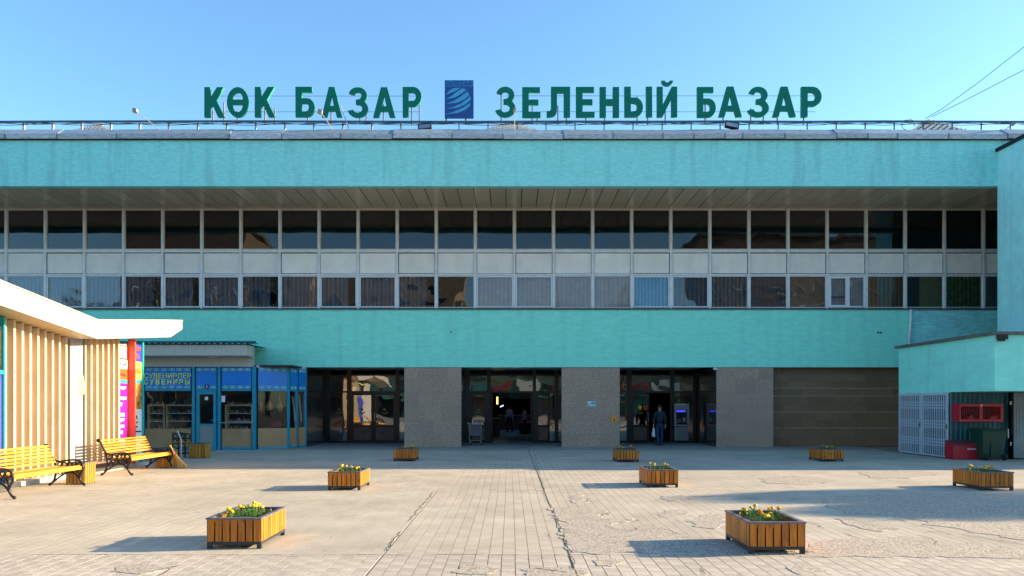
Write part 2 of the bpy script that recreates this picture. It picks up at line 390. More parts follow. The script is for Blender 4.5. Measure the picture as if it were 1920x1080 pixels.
# ================================================================ GROUND
g = MB(); g.add([(-400, -400, -.007), (400, -400, -.007), (400, 500, -.007), (-400, 500, -.007)], [(0, 1, 2, 3)])
M['ground'] = mat('asphalt_bed', (.25, .215, .185), .95, var=.25, vscale=3, bump=.004, bscale=80)
ground = g.build('ground', 'ground'); ground['kind'] = 'structure'
M['paver'] = mat('paver_concrete', (.43, .37, .305), .88, var=.13, vscale=1.1, bump=.0025, bscale=55, rnd=.055)
M['paver_left'] = mat('pale_paver_concrete', (.425, .375, .305), .88, var=.12, vscale=.8, bump=.0025, bscale=40, rnd=.05)
M['paver_near'] = mat('worn_paver_concrete', (.425, .365, .31), .92, var=.2, vscale=3.5, bump=.006, bscale=30, rnd=.06)
for k_ in ('paver', 'paver_left', 'paver_near'): weather(M[k_])
PWX, PLY = .153, .305
XA, XB = -1.47, .672
cands = []
def rows(x0, x1, y0, y1, kind, gx, gy):
    n = round((x1-x0)/PWX); wx = (x1-x0)/n
    for i in range(n):
        off = (i % 2)*PLY*.5+random.uniform(-.02, .02)
        y = y0-off
        while y < y1:
            a = max(y, y0)+gy/2; b = min(y+PLY, y1)-gy/2
            if b-a > .04: cands.append((x0+i*wx+gx/2, x0+(i+1)*wx-gx/2, a, b, kind))
            y += PLY
Y1 = 8.655; Y2 = 15.05; Y0 = 5.2
rows(-9.3, XA-.012, Y0, Y1-.008, 2, .008, .006); rows(XA+.006, XB-.012, Y0, Y1-.008, 2, .009, .006); rows(XB+.010, 13, Y0, Y1-.008, 2, .009, .006)
rows(-10.0, XA-.012, Y1, Y2-.005, 1, .003, .002); rows(XA+.006, XB-.004, Y1, Y2-.005, 0, .0055, .002); rows(XB+.012, 18, Y1, Y2-.005, 0, .0055, .002)
rows(-11.0, -3.2, Y2, 28.2, 1, .002, .002); rows(-3.2, XB-.008, Y2, 28.2, 0, .005, .002); rows(XB+.018, 22, Y2, 23.5, 0, .005, .002); rows(XB+.018, 13.9, 23.5, 28.2, 0, .005, .002)
def inframe(c):
    x, y = (c[0]+c[1])/2, (c[2]+c[3])/2
    return y > 7.7 and -957 < x*F/y < 963
vis = sorted([c for c in cands if inframe(c)], key=lambda c: c[2]+abs(c[0])*.15)
near = vis[:300]; nearset = set(id(c) for c in near)
rest = MB()
for c in cands:
    if id(c) in nearset: continue
    h = random.uniform(-.0003, .0003); t1 = random.uniform(-.0003, .0003)
    x0, x1, y0, y1, k = c; z0 = -.013
    if h+t1 > .0018: h = 0
    vs = [(x0,y0,z0),(x1,y0,z0),(x1,y1,z0),(x0,y1,z0),(x0,y0,h-t1),(x1,y0,h+t1),(x1,y1,h+t1),(x0,y1,h-t1)]
    rest.add(vs, [(4,5,6,7),(0,1,5,4),(1,2,6,5),(2,3,7,6),(3,0,4,7)], k, random.random()*.98+.01)
ro = bpy.data.meshes.new('paver_field'); ro.from_pydata(rest.v, [], rest.f)
for m in ('paver', 'paver_left', 'paver_near'): ro.materials.append(M[m])
ro.polygons.foreach_set('material_index', rest.mi)
at = ro.attributes.new('tone', 'FLOAT', 'FACE'); at.data.foreach_set('value', rest.t); ro.update()
link('paver_field', ro, ground, kind='stuff')
pm = {}
for c in near:
    x0, x1, y0, y1, k = c; key = (round(x1-x0, 3), round(y1-y0, 2), k)
    if key not in pm:
        a, b = (x1-x0)/2, (y1-y0)/2; q = MB()
        q.add([(-a,-b,-.013),(a,-b,-.013),(a,b,-.013),(-a,b,-.013),(-a,-b,0),(a,-b,0),(a,b,0),(-a,b,0)],
              [(4,5,6,7),(0,1,5,4),(1,2,6,5),(2,3,7,6),(3,0,4,7)], k)
        me = bpy.data.meshes.new('paver'); me.from_pydata(q.v, [], q.f)
        for m in ('paver', 'paver_left', 'paver_near'): me.materials.append(M[m])
        me.polygons.foreach_set('material_index', q.mi); me.update(); pm[key] = me
    o = link('paver', pm[key], ground, loc=((x0+x1)/2, (y0+y1)/2, random.uniform(-.0004, .0004)), rot=(random.uniform(-.002, .002), random.uniform(-.002, .002), random.uniform(-.006, .006)))

# exposed aggregate where the paver surface has broken away: thin rough layers with ragged edges
M['aggregate'] = mat('exposed_aggregate', (.40, .325, .27), .95, var=.0, bump=.007, bscale=95)
_m = M['aggregate']; _n = _m.node_tree.nodes; _l = _m.node_tree.links
_v = _n.new('ShaderNodeTexVoronoi'); _v.inputs['Scale'].default_value = 60; _l.new(_n['Texture Coordinate'].outputs['Object'], _v.inputs['Vector'])
_c = _n.new('ShaderNodeValToRGB'); _l.new(_v.outputs['Color'], _c.inputs[0]); _e = _c.color_ramp.elements
_e[0].position = .1; _e[0].color = (.17, .14, .12, 1); _e[1].position = .92; _e[1].color = (.58, .50, .43, 1); _k = _e.new(.45); _k.color = (.38, .32, .265, 1)
_l.new(_c.outputs[0], _n['Principled BSDF'].inputs['Base Color'])
def patch(pts, seed, amp=.05):
    random.seed(seed); W_ = [(PX(x, DG(y)), DG(y)) for x, y in pts]; out = []
    for i in range(len(W_)):
        a = Vector(W_[i]); b = Vector(W_[(i+1) % len(W_)]); n = max(2, int((b-a).length/.07))
        for k in range(n):
            p = a.lerp(b, k/n); q = noise.noise_vector(Vector((p.x*4, p.y*4, seed)))*amp*2+noise.noise_vector(Vector((p.x*17, p.y*17, seed)))*amp*.6
            out.append((p.x+q.x, p.y+q.y))
    me = curve_mesh('aggregate_patch', [out], .006, ['aggregate'])
    for v in me.vertices: v.co = Vector((v.co.x, v.co.z, .0055-v.co.y*.9))
    me.update()
    link('aggregate_patch', me, ground, kind='stuff')
PATCH = [
 [(1036,951),(1066,950),(1098,956),(1141,957),(1144,966),(1126,962),(1134,972),(1166,974),(1196,973),(1170,981),(1142,984),(1152,992),(1176,995),(1210,986),(1236,987),(1262,998),(1290,1004),(1330,1008),(1372,1014),(1420,1022),(1500,1024),(1500,1037),(1070,1037),(1056,1005)],
 [(1505,1045),(1512,1018),(1560,1013),(1610,1011),(1655,1013),(1690,1004),(1735,1009),(1757,1023),(1820,1019),(1870,1024),(1930,1031),(2000,1036),(2000,1046)],
 [(1545,937),(1600,930),(1700,927),(1800,925),(1960,930),(1990,945),(1990,1022),(1925,1013),(1870,1004),(1815,997),(1758,986),(1700,972),(1640,966),(1590,962),(1550,952)],
 [(1305,969),(1336,962),(1362,972),(1356,985),(1336,992),(1310,989),(1290,978)],
 [(1418,897),(1480,892),(1540,896),(1575,903),(1520,908),(1440,906)],
 [(1230,960),(1275,957),(1282,964),(1240,968)],
 [(1566,973),(1612,972),(1650,983),(1690,992),(1640,996),(1600,986)],
 [(985,1068),(1040,1064),(1090,1068),(1105,1080),(1040,1088),(975,1086)],
 [(860,1062),(910,1059),(940,1068),(900,1078),(850,1074)],
 [(1115,1050),(1150,1046),(1180,1054),(1150,1064),(1118,1060)],
 [(1470,1063),(1520,1060),(1550,1070),(1500,1078)],
 [(225,1061),(290,1057),(318,1068),(260,1076),(215,1072)],
 [(1240,930),(1275,929),(1290,936),(1250,939)],
 [(1610,885),(1700,882),(1760,889),(1700,898),(1630,896)],
 [(1062,929),(1098,928),(1102,941),(1075,944)],
]
for i, p in enumerate(PATCH): patch(p, i+3, .05 if DG(p[0][1]) < 12 else .08)
# dark flat ribbons: cracks, plus lip shadow painted along broken paver edges
crm = MB()
def crack_lip_shade(pts, wd, seed, gaps=.35):
    random.seed(seed); W_ = [Vector((PX(x, DG(y)), DG(y), 0)) for x, y in pts]; P_ = []
    for a, b in zip(W_, W_[1:]):
        n = max(1, int((b-a).length/.05))
        for k in range(n):
            p = a.lerp(b, k/n); q = noise.noise_vector(Vector((p.x*5, p.y*5, seed)))*.05; P_.append(Vector((p.x+q.x, p.y+q.y, .0068)))
    for i in range(len(P_)-1):
        g_ = noise.noise(Vector((P_[i].x*2.3, P_[i].y*2.3, seed+9)))
        if g_ < gaps-.5: continue
        w0 = wd*(.4+1.2*max(0, noise.noise(Vector((i*.7, seed, 0)))+.4)); d = (P_[i+1]-P_[i]).normalized(); nn = Vector((-d.y, d.x, 0))*w0/2
        crm.add([P_[i]-nn, P_[i+1]-nn, P_[i+1]+nn, P_[i]+nn], [(0, 1, 2, 3)])
crack_lip_shade([(1022,925),(1027,943),(1036,952),(1046,980),(1056,1002),(1063,1022),(1070,1040),(1074,1055),(1083,1080),(1090,1095)], .012, 1, .1)
crack_lip_shade([(815,922),(790,950),(766,980),(745,1005),(722,1036)], .014, 2, .1)
crack_lip_shade([(1003,862),(1012,890),(1022,925)], .012, 31, .2)
crack_lip_shade([(1127,963),(1135,973),(1170,974),(1190,978),(1198,974)], .016, 3)
crack_lip_shade([(1138,987),(1152,993),(1176,996),(1210,987),(1236,988),(1262,999),(1292,1005)], .014, 4)
crack_lip_shade([(1366,1013),(1372,1008)], .01, 5)
crack_lip_shade([(1515,978),(1545,990),(1585,1001),(1620,1012),(1650,1013)], .014, 6)
crack_lip_shade([(1680,973),(1700,980),(1745,990),(1790,1000),(1850,1010),(1930,1024)], .014, 7)
crack_lip_shade([(1566,972),(1600,976),(1640,990),(1690,995)], .011, 8)
crack_lip_shade([(1720,1004),(1745,1010),(1757,1023),(1800,1021)], .012, 9)
crack_lip_shade([(640,1040),(720,1040.5),(860,1040),(1000,1041),(1066,1040)], .008, 10)
crack_lip_shade([(60,1040),(200,1039),(400,1041),(640,1040)], .006, 11, .4)
crack_lip_shade([(1036,1000),(1056,1005),(1066,1009)], .02, 12, .1)
crack_lip_shade([(880,1070),(905,1062),(930,1068),(950,1074)], .012, 13); crack_lip_shade([(1010,1066),(1040,1070),(1075,1075),(1100,1072)], .022, 14, .2)
crack_lip_shade([(300,1070),(330,1062),(300,1082)], .012, 15); crack_lip_shade([(1490,1062),(1515,1070),(1535,1075)], .014, 16); crack_lip_shade([(1310,1065),(1325,1078),(1345,1082)], .012, 17)
crack_lip_shade([(1104,930),(1100,942),(1085,944)], .010, 18); crack_lip_shade([(1222,938),(1250,942),(1262,938)], .012, 19); crack_lip_shade([(1340,905),(1400,915),(1450,910)], .010, 20)
for i in range(34):
    random.seed(100+i); x = random.uniform(960, 1900); y = random.uniform(885, 1075); crack_lip_shade([(x, y), (x+random.uniform(10, 40), y+random.uniform(-3, 5)), (x+random.uniform(30, 70), y+random.uniform(-2, 8))], .009, 60+i)
for i in range(26):
    random.seed(200+i); x = random.uniform(20, 960); y = random.uniform(1044, 1080); crack_lip_shade([(x, y), (x+random.uniform(5, 20), y+random.uniform(-4, 4))], .010, 90+i)
M['crack_lip_shade'] = mat('crack_and_lip_shade', (.05, .04, .035), .95); crm.build('crack_lip_shade', 'crack_lip_shade', ground, kind='stuff')
# crack debris: dark open joints along the two long cracks
random.seed(5)
# porch floor inside the recesses and under the shop
M['porch'] = mat('porch_floor', (.22, .23, .23), .5, var=.15, vscale=4)
pf = MB()
for i in range(32):
    for j in range(9):
        pf.box(-9.7+i*.745+.003, -9.7+(i+1)*.745-.003, 28.22+j*.6, 28.22+(j+1)*.6-.005, -.012, .001+random.uniform(0, .001), 0, random.uniform(.02, .98))
M['porch_t'] = mat('porch_tile', (.30, .30, .29), .55, var=.12, vscale=4, rnd=.1)
pf.build('porch_tiles', 'porch_t', ground, kind='stuff')

# ================================================================ MARKET BUILDING
DB, DGL, DF, DDOOR = 30.2, 30.5, 26.8, 33.5
XL, XR = -32.0, 44.0
bld = thing('market_building', 'long turquoise market hall with two storeys of ribbon windows under a deep roof overhang', 'building', (0, 31, 0))
ZS = 9.70
MB().box(XL, 17.478, DF, DF+.25, 9.56, PZ(260, DF)).box(17.478, XR, DF, DF+.25, 9.56, PZ(260, DF)).build('upper_wall', 'teal_up', bld)
# roof coping in separate folded sheets
edges = [XL]
xs = [-40, 13, 110, 221, 432, 530, 640, 737, 848, 943, 1056, 1149, 1242, 1300, 1358, 1391, 1470, 1567, 1625, 1680, 1776, 1886, 1990]
for x in xs: edges.append(PX(x, DF))
edges += [22, 26, 30, 34, 38, XR]
random.seed(11)
for i in range(len(edges)-1):
    a, b = edges[i]+.006, edges[i+1]-.006; m = MB(); dz = random.uniform(-.018, .018); dz2 = random.uniform(-.018, .018)
    zf0, zf1, zt = PZ(260, DF)-.03, PZ(250.5, DF-.1), 11.71
    def P4(d, z, zz): return [(a, d, z+dz), (b, d, z+dz2)]
    vs = [(a, DF-.1, zf0+dz), (b, DF-.1, zf0+dz2), (a, DF-.1, zf1+dz), (b, DF-.1, zf1+dz2), (a, DF+.32, zt+dz), (b, DF+.32, zt+dz2), (a, DF+.5, zt+dz-.03), (b, DF+.5, zt+dz2-.03), (a, DF+.5, zf0), (b, DF+.5, zf0)]
    m.add(vs, [(0, 1, 3, 2)], 1); m.add(vs, [(2, 3, 5, 4), (4, 5, 7, 6), (6, 7, 9, 8), (8, 9, 1, 0), (0, 2, 4, 6, 8), (1, 3, 5, 7, 9)], 0)
    m.build('coping_sheet', ['zinc', 'zincface'], bld)
    if i % 1 == 0 and -20 < b < 22:
        MB().box(b-.012, b+.022, DF-.112, DF+.3, zf0+.002, zf0+.004).box(b-.008, b+.02, DF-.115, DF-.099, zf0, zf1+.02).build('coping_seam', 'sill', bld)
MB().box(XL, XR, DF-.09, DF-.004, PZ(260, DF)-.06, PZ(260, DF)-.034).build('drip_edge', 'black', bld)
# roof deck behind the parapet, with an opening added to light the hall floor
MB().box(XL, XR, DF+.5, 41, 11.0, 11.25).box(XL, XR, 49, 60, 11.0, 11.25).box(XL, -4, 41, 49, 11.0, 11.25).box(4, XR, 41, 49, 11.0, 11.25).box(XL, XR, 59.7, 60, 3.4, 11.0).box(XL, XL+.3, DF+.25, 59.7, 3.4, 11.0).box(XR-.3, XR, DF+.25, 59.7, 0, 11.0).build('roof_deck', 'zinc', bld)
# soffit panels: each a strip running back to the glass
q = MB().box(-.285, .285, 0, DGL-.05-DF-.25, 0, .03); pme = q.mesh('soffit_panel', 'soffit')
nS = int((21-XL)/.6)
x = PX(979.5, DF)-.6*60+.3
while x < 21.5:
    if x > -27: link('soffit_panel', pme, bld, loc=(x, DF+.25, ZS+random.uniform(-.002, .002)))
    x += .6
MB().box(XL, XR, DF+.25, DGL+.5, ZS+.04, ZS+.1).build('soffit_backing', 'black', bld)
MB().box(-27, 21.5, DF+.252, DF+.29, ZS-.03, ZS-.001).build('soffit_trim', 'soffit', bld)
# curtain wall: mullions, spandrels, windows
MX = [PX(13+73.2*i, DGL) for i in range(-9, 29)]
zrow = [(PZ(577, DGL), PZ(517.5, DGL)), (PZ(513.5, DGL), PZ(474.5, DGL)), (PZ(468, DGL), PZ(393.5, DGL))]
mu_me = MB().box(-.042, .042, -.09, .10, PZ(579, DGL), ZS-.002).mesh('mullion', 'alu')
mu2 = MB().box(-.055, .055, -.09, .10, 0, 1).mesh('mullion', 'alu')
for X in MX:
    if X > 21.6: continue
    link('mullion', mu_me, bld, loc=(X, DGL, 0))
for (ya, yb, mt) in ((514.2, 517.4, 'alu'), (468.6, 473.8, 'alu'), (390, 393.2, 'alu_warm')):
    for i in range(len(MX)-1): MB().box(MX[i]+.043, MX[i+1]-.043, DGL-.07, DGL+.08, PZ(yb, DGL), PZ(ya, DGL)).build('transom', mt, bld)
MB().box(XL, 22, DB-.06, DGL+.1, PZ(581, DB), PZ(578.4, DB)).build('window_sill', 'sill', bld)
random.seed(21)
cur = {  # bay index from x=13: (kind, colour a, colour b)
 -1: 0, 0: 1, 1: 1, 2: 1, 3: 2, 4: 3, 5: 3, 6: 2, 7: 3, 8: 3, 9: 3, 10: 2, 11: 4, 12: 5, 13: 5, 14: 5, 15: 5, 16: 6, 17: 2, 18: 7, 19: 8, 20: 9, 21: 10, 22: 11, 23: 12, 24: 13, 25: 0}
CM = {0: ((.42, .40, .46), (.28, .28, .36)), 1: ((.34, .36, .46), (.20, .24, .34)), 2: ((.03, .12, .22), (.27, .20, .16)), 3: ((.08, .17, .28), (.32, .28, .27)),
      5: ((.80, .58, .46), (.58, .47, .45)), 6: ((.25, .75, 1.0), (.03, .34, .75)), 13: ((.16, .26, .04), (.05, .12, .03)), 7: ((.02, .13, .20), (.30, .23, .18)), 8: ((.09, .095, .10), (.17, .17, .17)),  # the mottled green pair is a painted tree reflection, not cloth
      9: ((.32, .22, .13), (.29, .20, .12)), 10: ((.42, .48, .52), (.36, .42, .46)), 11: ((.17, .07, .04), (.26, .17, .07)), 12: ((.03, .04, .045), (.26, .25, .12))}
for k, (a, b) in CM.items():
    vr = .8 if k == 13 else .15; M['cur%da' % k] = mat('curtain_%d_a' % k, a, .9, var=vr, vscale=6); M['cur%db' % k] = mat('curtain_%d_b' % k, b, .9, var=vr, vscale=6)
sash = {1, 4, 5, 8, 9, 12, 13, 16, 17}
def slab_frame(m, x0, x1, z0, z1, t, y0, y1, mi=0):
    m.box(x0, x0+t, y0, y1, z0, z1, mi).box(x1-t, x1, y0, y1, z0, z1, mi).box(x0+t+.0005, x1-t-.0005, y0, y1, z0, z0+t, mi).box(x0+t+.0005, x1-t-.0005, y0, y1, z1-t, z1, mi)
for bi in range(-9, 28):
    i = bi+9
    if i+1 >= len(MX): break
    x0, x1 = MX[i]+.044, MX[i+1]-.044
    if x0 > 20.6: break
    vis_ = -1 <= bi <= 26
    # upper window
    wz0, wz1 = zrow[2]
    m = MB(); slab_frame(m, x0, x1, wz0, wz1, .028, DGL-.03, DGL+.03)
    wf = m.build('window', 'alu_warm', bld)
    pv = MB().box(-(x1-x0)/2+.03, (x1-x0)/2-.03, -.004, .004, wz0+.03, wz1-.03).mesh('pane', 'glassu'); random.seed(bi+500); link('pane', pv, wf, loc=((x0+x1)/2, DGL, 0), rot=(random.uniform(-.0012, .0012), 0, random.uniform(-.004, .004)))
    # spandrel
    sz0, sz1 = zrow[1]
    MB().box(x0+.02, x1-.02, DGL-.02, DGL+.03, sz0+.02, sz1-.02).build('spandrel_panel', 'spandrel', bld, bevel=.006)
    m = MB(); slab_frame(m, x0+.002, x1-.002, sz0+.001, sz1-.001, .010, DGL-.03, DGL+.03); m.build('spandrel_bead', 'sill' if bi % 3 == 1 or bi > 17 else 'alu', bld)
    # lower window
    z0, z1 = zrow[0]; m = MB()
    if bi in sash:
        slab_frame(m, x0+.005, x1-.005, z0, z1-.01, .055, DGL-.06, DGL+.02); px0, px1, pz0, pz1 = x0+.06, x1-.06, z0+.055, z1-.065
        wf = m.build('window', 'pvc', bld, bevel=.006)
    elif bi == 21:
        mid = x0+(x1-x0)*.53
        slab_frame(m, x0+.005, mid, z0, z1-.01, .10, DGL-.07, DGL+.02); slab_frame(m, mid+.002, x1-.005, z0, z1-.01, .06, DGL-.07, DGL+.02); 
        m.box(x0+.12, mid-.12, DGL-.05, DGL, z0+.42, z0+.45, 1)
        px0, px1, pz0, pz1 = x0+.09, x1-.09, z0+.085, z1-.095; wf = m.build('window', ['pvc', 'rubber'], bld)
    else:
        slab_frame(m, x0, x1, z0, z1, .03, DGL-.03, DGL+.03); px0, px1, pz0, pz1 = x0+.03, x1-.03, z0+.03, z1-.03
        wf = m.build('window', 'alu', bld)
    tl = random.uniform(-.004, .004)
    pv = MB().box(-(px1-px0)/2, (px1-px0)/2, -.004, .004, pz0, pz1).mesh('pane', 'glassl'); link('pane', pv, wf, loc=((px0+px1)/2, DGL, 0), rot=(random.uniform(-.0015, .0015), 0, random.uniform(-.006, .006)))
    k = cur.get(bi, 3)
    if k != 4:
        # vertical blind / curtain, alternately coloured hanging strips; green set paints a tree reflection
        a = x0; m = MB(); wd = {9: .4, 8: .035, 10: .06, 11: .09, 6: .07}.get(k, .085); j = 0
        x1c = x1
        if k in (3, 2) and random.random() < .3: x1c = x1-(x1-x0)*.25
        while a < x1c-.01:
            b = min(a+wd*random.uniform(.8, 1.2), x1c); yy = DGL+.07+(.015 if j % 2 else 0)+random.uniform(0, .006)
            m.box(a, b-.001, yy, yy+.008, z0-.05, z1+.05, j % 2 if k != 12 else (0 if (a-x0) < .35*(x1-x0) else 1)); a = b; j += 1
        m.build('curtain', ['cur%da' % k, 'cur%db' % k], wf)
# inner shell of the window storeys (dark rooms)
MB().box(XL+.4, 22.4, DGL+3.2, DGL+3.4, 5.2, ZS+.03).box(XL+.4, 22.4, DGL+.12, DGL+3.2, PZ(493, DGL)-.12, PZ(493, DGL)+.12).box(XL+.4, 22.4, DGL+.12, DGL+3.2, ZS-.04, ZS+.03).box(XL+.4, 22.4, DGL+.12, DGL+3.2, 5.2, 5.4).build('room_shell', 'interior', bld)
# lower wall
zlb, zlt = PZ(688.5, DB), PZ(581, DB)
xs_ = PX(1706, DB)
MB().box(XL, xs_, DB, DB+.28, zlb, zlt).build('lower_wall', 'teal_low', bld)
MB().box(xs_+.002, 26, DB+.02, DB+.28, zlb, zlt).build('lower_wall', 'teal_shade_and_joint', bld, label='end of the lower wall beside the downpipe, wing shade painted bluer and darker')
# thin horizontal render joint and patches on the lower wall
m = MB()
for (a, b, y) in ((480, 700, 650), (700, 1030, 649.5), (1030, 1430, 650.5)):
    m.box(PX(a, DB), PX(b, DB)-.01, DB-.006, DB-.0005, PZ(y+.6, DB), PZ(y-.6, DB))
m.build('render_joint', 'teal_shade_and_joint', bld)
# downpipe
MB().tube([(PX(1708, DB-.1), DB-.1, PZ(581, DB)), (PX(1707.5, DB-.1), DB-.1, PZ(600, DB)), (PX(1704, DB-.1), DB-.1, PZ(655, DB-.1))], .055, 8).build('downpipe', 'pvc', bld, smooth=True)
# small wall fixings
for (x, y) in ((845.5, 622.5), (1646, 623.5), (1651, 623.5)):
    MB().lathe((PX(x, DB), DB-.03, PZ(y, DB)), [(.03, -.02), (.03, .03)], 8, axis=1).build('wall_fixing', 'black', bld)
# porch ceiling panels
pz = zlb+.02
q = MB().box(-.367, .367, 0, .83, 0, .02).mesh('ceiling_panel', 'soffit2')
for (xa, xb) in ((-8.32, 8.36),):
    i = 0; x = xa+.37
    while x < xb:
        for j in range(4): link('ceiling_panel', q, bld, loc=(x, DB+.03+j*.835, pz+random.uniform(0, .003)))
        x += .745
MB().box(XL, 26, DB+.28, DDOOR+.8, pz+.04, pz+.12).build('porch_ceiling', 'black', bld)
# pillars clad in granite slabs
def pillar(xa, xb, label):
    X0, X1 = PX(xa, 30.25), PX(xb, 30.25)
    core = MB().box(X0+.02, X1-.02, 30.28, DDOOR+.2, 0, pz).build('pillar', 'joint', bld, label=label)
    zr = [0, .52, 1.04, 1.62, 2.2, 2.75, pz-.001]
    for r in range(len(zr)-1):
        n = 4 if r % 2 else 3
        cut = [X0+(X1-X0)*k/n for k in range(n+1)]
        for k in range(n):
            dy = random.uniform(0, .004)
            MB().box(cut[k]+.002, cut[k+1]-.002, 30.25-dy, 30.278, zr[r]+.002, zr[r+1]-.002).build('slab', 'granite', core)
    for sx in (X0, X1):     # polished side cheeks
        s = -1 if sx == X0 else 1
        for (ya, yb) in ((30.256, 31.9), (31.905, DDOOR-.05)):
            MB().box(sx-s*.022+s*.003, sx+s*.004, ya, yb, .003, pz-.002).build('side_slab', 'polished', core)
pillar(758, 865, 'first granite pillar, between the left doors and the open centre doors')
pillar(1053, 1162, 'granite pillar carrying the small blue plate and the orange sign')
pillar(1343, 1450, 'granite pillar right of the cash machine')
# left polished return wall beside the shop
XLW = PX(575, 30.25)
core = MB().box(XLW-.5, XLW-.02, 30.3, DDOOR+.2, 0, pz).build('side_wall', 'joint', bld)
for (ya, yb) in ((30.26, 31.3), (31.305, 32.4), (32.405, DDOOR-.03)):
    MB().box(XLW-.02, XLW, ya, yb, 0.003, pz-.002).build('side_slab', 'polished', core)
MB().box(XLW-.5, XLW-.001, 30.25, 30.298, .002, pz-.002).build('end_slab', 'granite', core)
MB().box(XL, XLW-.5, 30.9, 31.2, 0, pz+.04).build('rear_wall', 'interior', bld)
# brown stone wall at right: coursed slabs
XBW0, XBW1 = PX(1450, 30.6), PX(1740, 30.6)
core = MB().box(XBW0-.2, 26, 30.64, 30.9, 0, pz).build('brown_wall', 'joint', bld, label='dark brown coursed stone wall between the last pillar and the lattice gate')
zc = [0.002, .35, .70, 1.06, 1.42, 1.72, 2.04, 2.36, 2.66, 2.96, pz-.001]; random.seed(3)
for r in range(len(zc)-1):
    x = XBW0-.15-random.random()*.4
    while x < XBW1:
        L = random.choice((.6, .75, .9)); a = max(x, XBW0-.15)
        if x+L-a > .05:
            MB().box(a+.002, x+L-.002, 30.6-random.uniform(0, .012), 30.638, zc[r]+.003, zc[r+1]-.003).build('stone', 'brown', core)
        x += L

for y in (728, 742.5, 772.5, 802.5):
    MB().box(XBW0-.14, XBW1, 30.575, 30.5845, PZ(y+.9, 30.6), PZ(y-.9, 30.6)).build('course_strip', 'kerbdim', core)
# ---- entrance glazing
ZT = PZ(734, DDOOR)          # transom height
def post(x0, x1, z0=0, z1=None, y0=-.06, y1=.06, par=None):
    return MB().box(PX(x0, DDOOR), PX(x1, DDOOR), DDOOR+y0, DDOOR+y1, z0, z1 or pz-.002).build('door_post', 'frame_dark', par or bld)
def pane_(x0, x1, z0, z1, par, mt='glassd', y=0):
    return MB().box(PX(x0, DDOOR), PX(x1, DDOOR), DDOOR-.004+y, DDOOR+.004+y, z0, z1).build('pane', mt, par)
def rail_(x0, x1, z0, z1, par=None, n='transom'):
    return MB().box(PX(x0, DDOOR)+.001, PX(x1, DDOOR)-.001, DDOOR-.05, DDOOR+.05, z0, z1).build(n, 'frame_dark', par or bld)
def leaf(x0, x1, handle=None, panel='frame_dark'):
    X0, X1 = PX(x0, DDOOR), PX(x1, DDOOR); m = MB()
    m.box(X0+.004, X0+.1, DDOOR-.035, DDOOR+.035, .02, ZT-.07).box(X1-.1, X1-.004, DDOOR-.035, DDOOR+.035, .02, ZT-.07)
    m.box(X0+.1005, X1-.1005, DDOOR-.035, DDOOR+.035, ZT-.17, ZT-.07).box(X0+.1005, X1-.1005, DDOOR-.035, DDOOR+.035, .02, .12).box(X0+.1005, X1-.1005, DDOOR-.035, DDOOR+.035, .70, .80)
    d = m.build('door', 'frame_dark', bld)
    MB().box(X0+.1, X1-.1, DDOOR-.005, DDOOR+.005, .80, ZT-.17).build('pane', 'glassd', d)
    MB().box(X0+.101, X1-.101, DDOOR-.012, DDOOR+.012, .121, .699).build('kick_panel', 'plinth', d)
    if handle:
        hx = X0+.06 if handle < 0 else X1-.06
        MB().tube([(hx, DDOOR-.04, .95), (hx, DDOOR-.11, .98), (hx, DDOOR-.11, 1.32), (hx, DDOOR-.04, 1.35)], .014, 6).build('handle', 'steel', d)
    return d
# recess 1
for a, b in ((612, 619), (651, 659), (742, 749)): post(a, b)
rail_(619, 651, ZT-.06, ZT+.02); rail_(659, 742, ZT-.06, ZT+.02); rail_(749, 775, ZT-.06, ZT+.02)
rail_(619, 651, 3.0, 3.06); rail_(659, 742, 3.0, 3.06); rail_(749, 775, 3.0, 3.06)
pane_(619, 651, .1, ZT-.06, bld); pane_(619, 651, ZT+.02, 3.0, bld); pane_(659, 742, ZT+.02, 3.0, bld); pane_(749, 775, ZT+.02, 3.0, bld); pane_(749, 775, .12, ZT-.06, bld)
rail_(619, 651, 0.0, .1, n='threshold'); rail_(749, 775, 0, .12, n='threshold')
leaf(659, 700.3, 1); leaf(700.7, 742, -1)
# recess 2
for a, b in ((874, 881), (913, 920), (999, 1005), (1040, 1046)): post(a, b)
rail_(881, 913, ZT-.06, ZT+.02); rail_(920, 999, ZT-.06, ZT+.02); rail_(1005, 1040, ZT-.06, ZT+.02)
for a, b in ((881, 913), (920, 999), (1005, 1040)): rail_(a, b, 3.0, 3.06); pane_(a, b, ZT+.02, 3.0, bld)
leaf(881, 913); leaf(1005, 1031)
pane_(1031, 1040, .1, ZT-.06, bld); rail_(1031, 1040, 0, .1, n='threshold')
# open leaves of the centre doors, swung inwards
for sx, s in ((921, 1), (998, -1)):
    X0 = PX(sx, DDOOR); m = MB(); y0, y1 = DDOOR+.08, DDOOR+.98
    m.box(X0, X0+s*.05, y0, y0+.1, .02, ZT-.08).box(X0, X0+s*.05, y1-.1, y1, .02, ZT-.08).box(X0, X0+s*.05, y0+.1, y1-.1, ZT-.18, ZT-.08).box(X0, X0+s*.05, y0+.1, y1-.1, .02, .75)
    d = m.build('door', 'frame_dark', bld, label='open door leaf of the centre entrance')
    MB().box(X0+s*.02, X0+s*.03, y0+.1, y1-.1, .75, ZT-.18).build('pane', 'glassd', d)
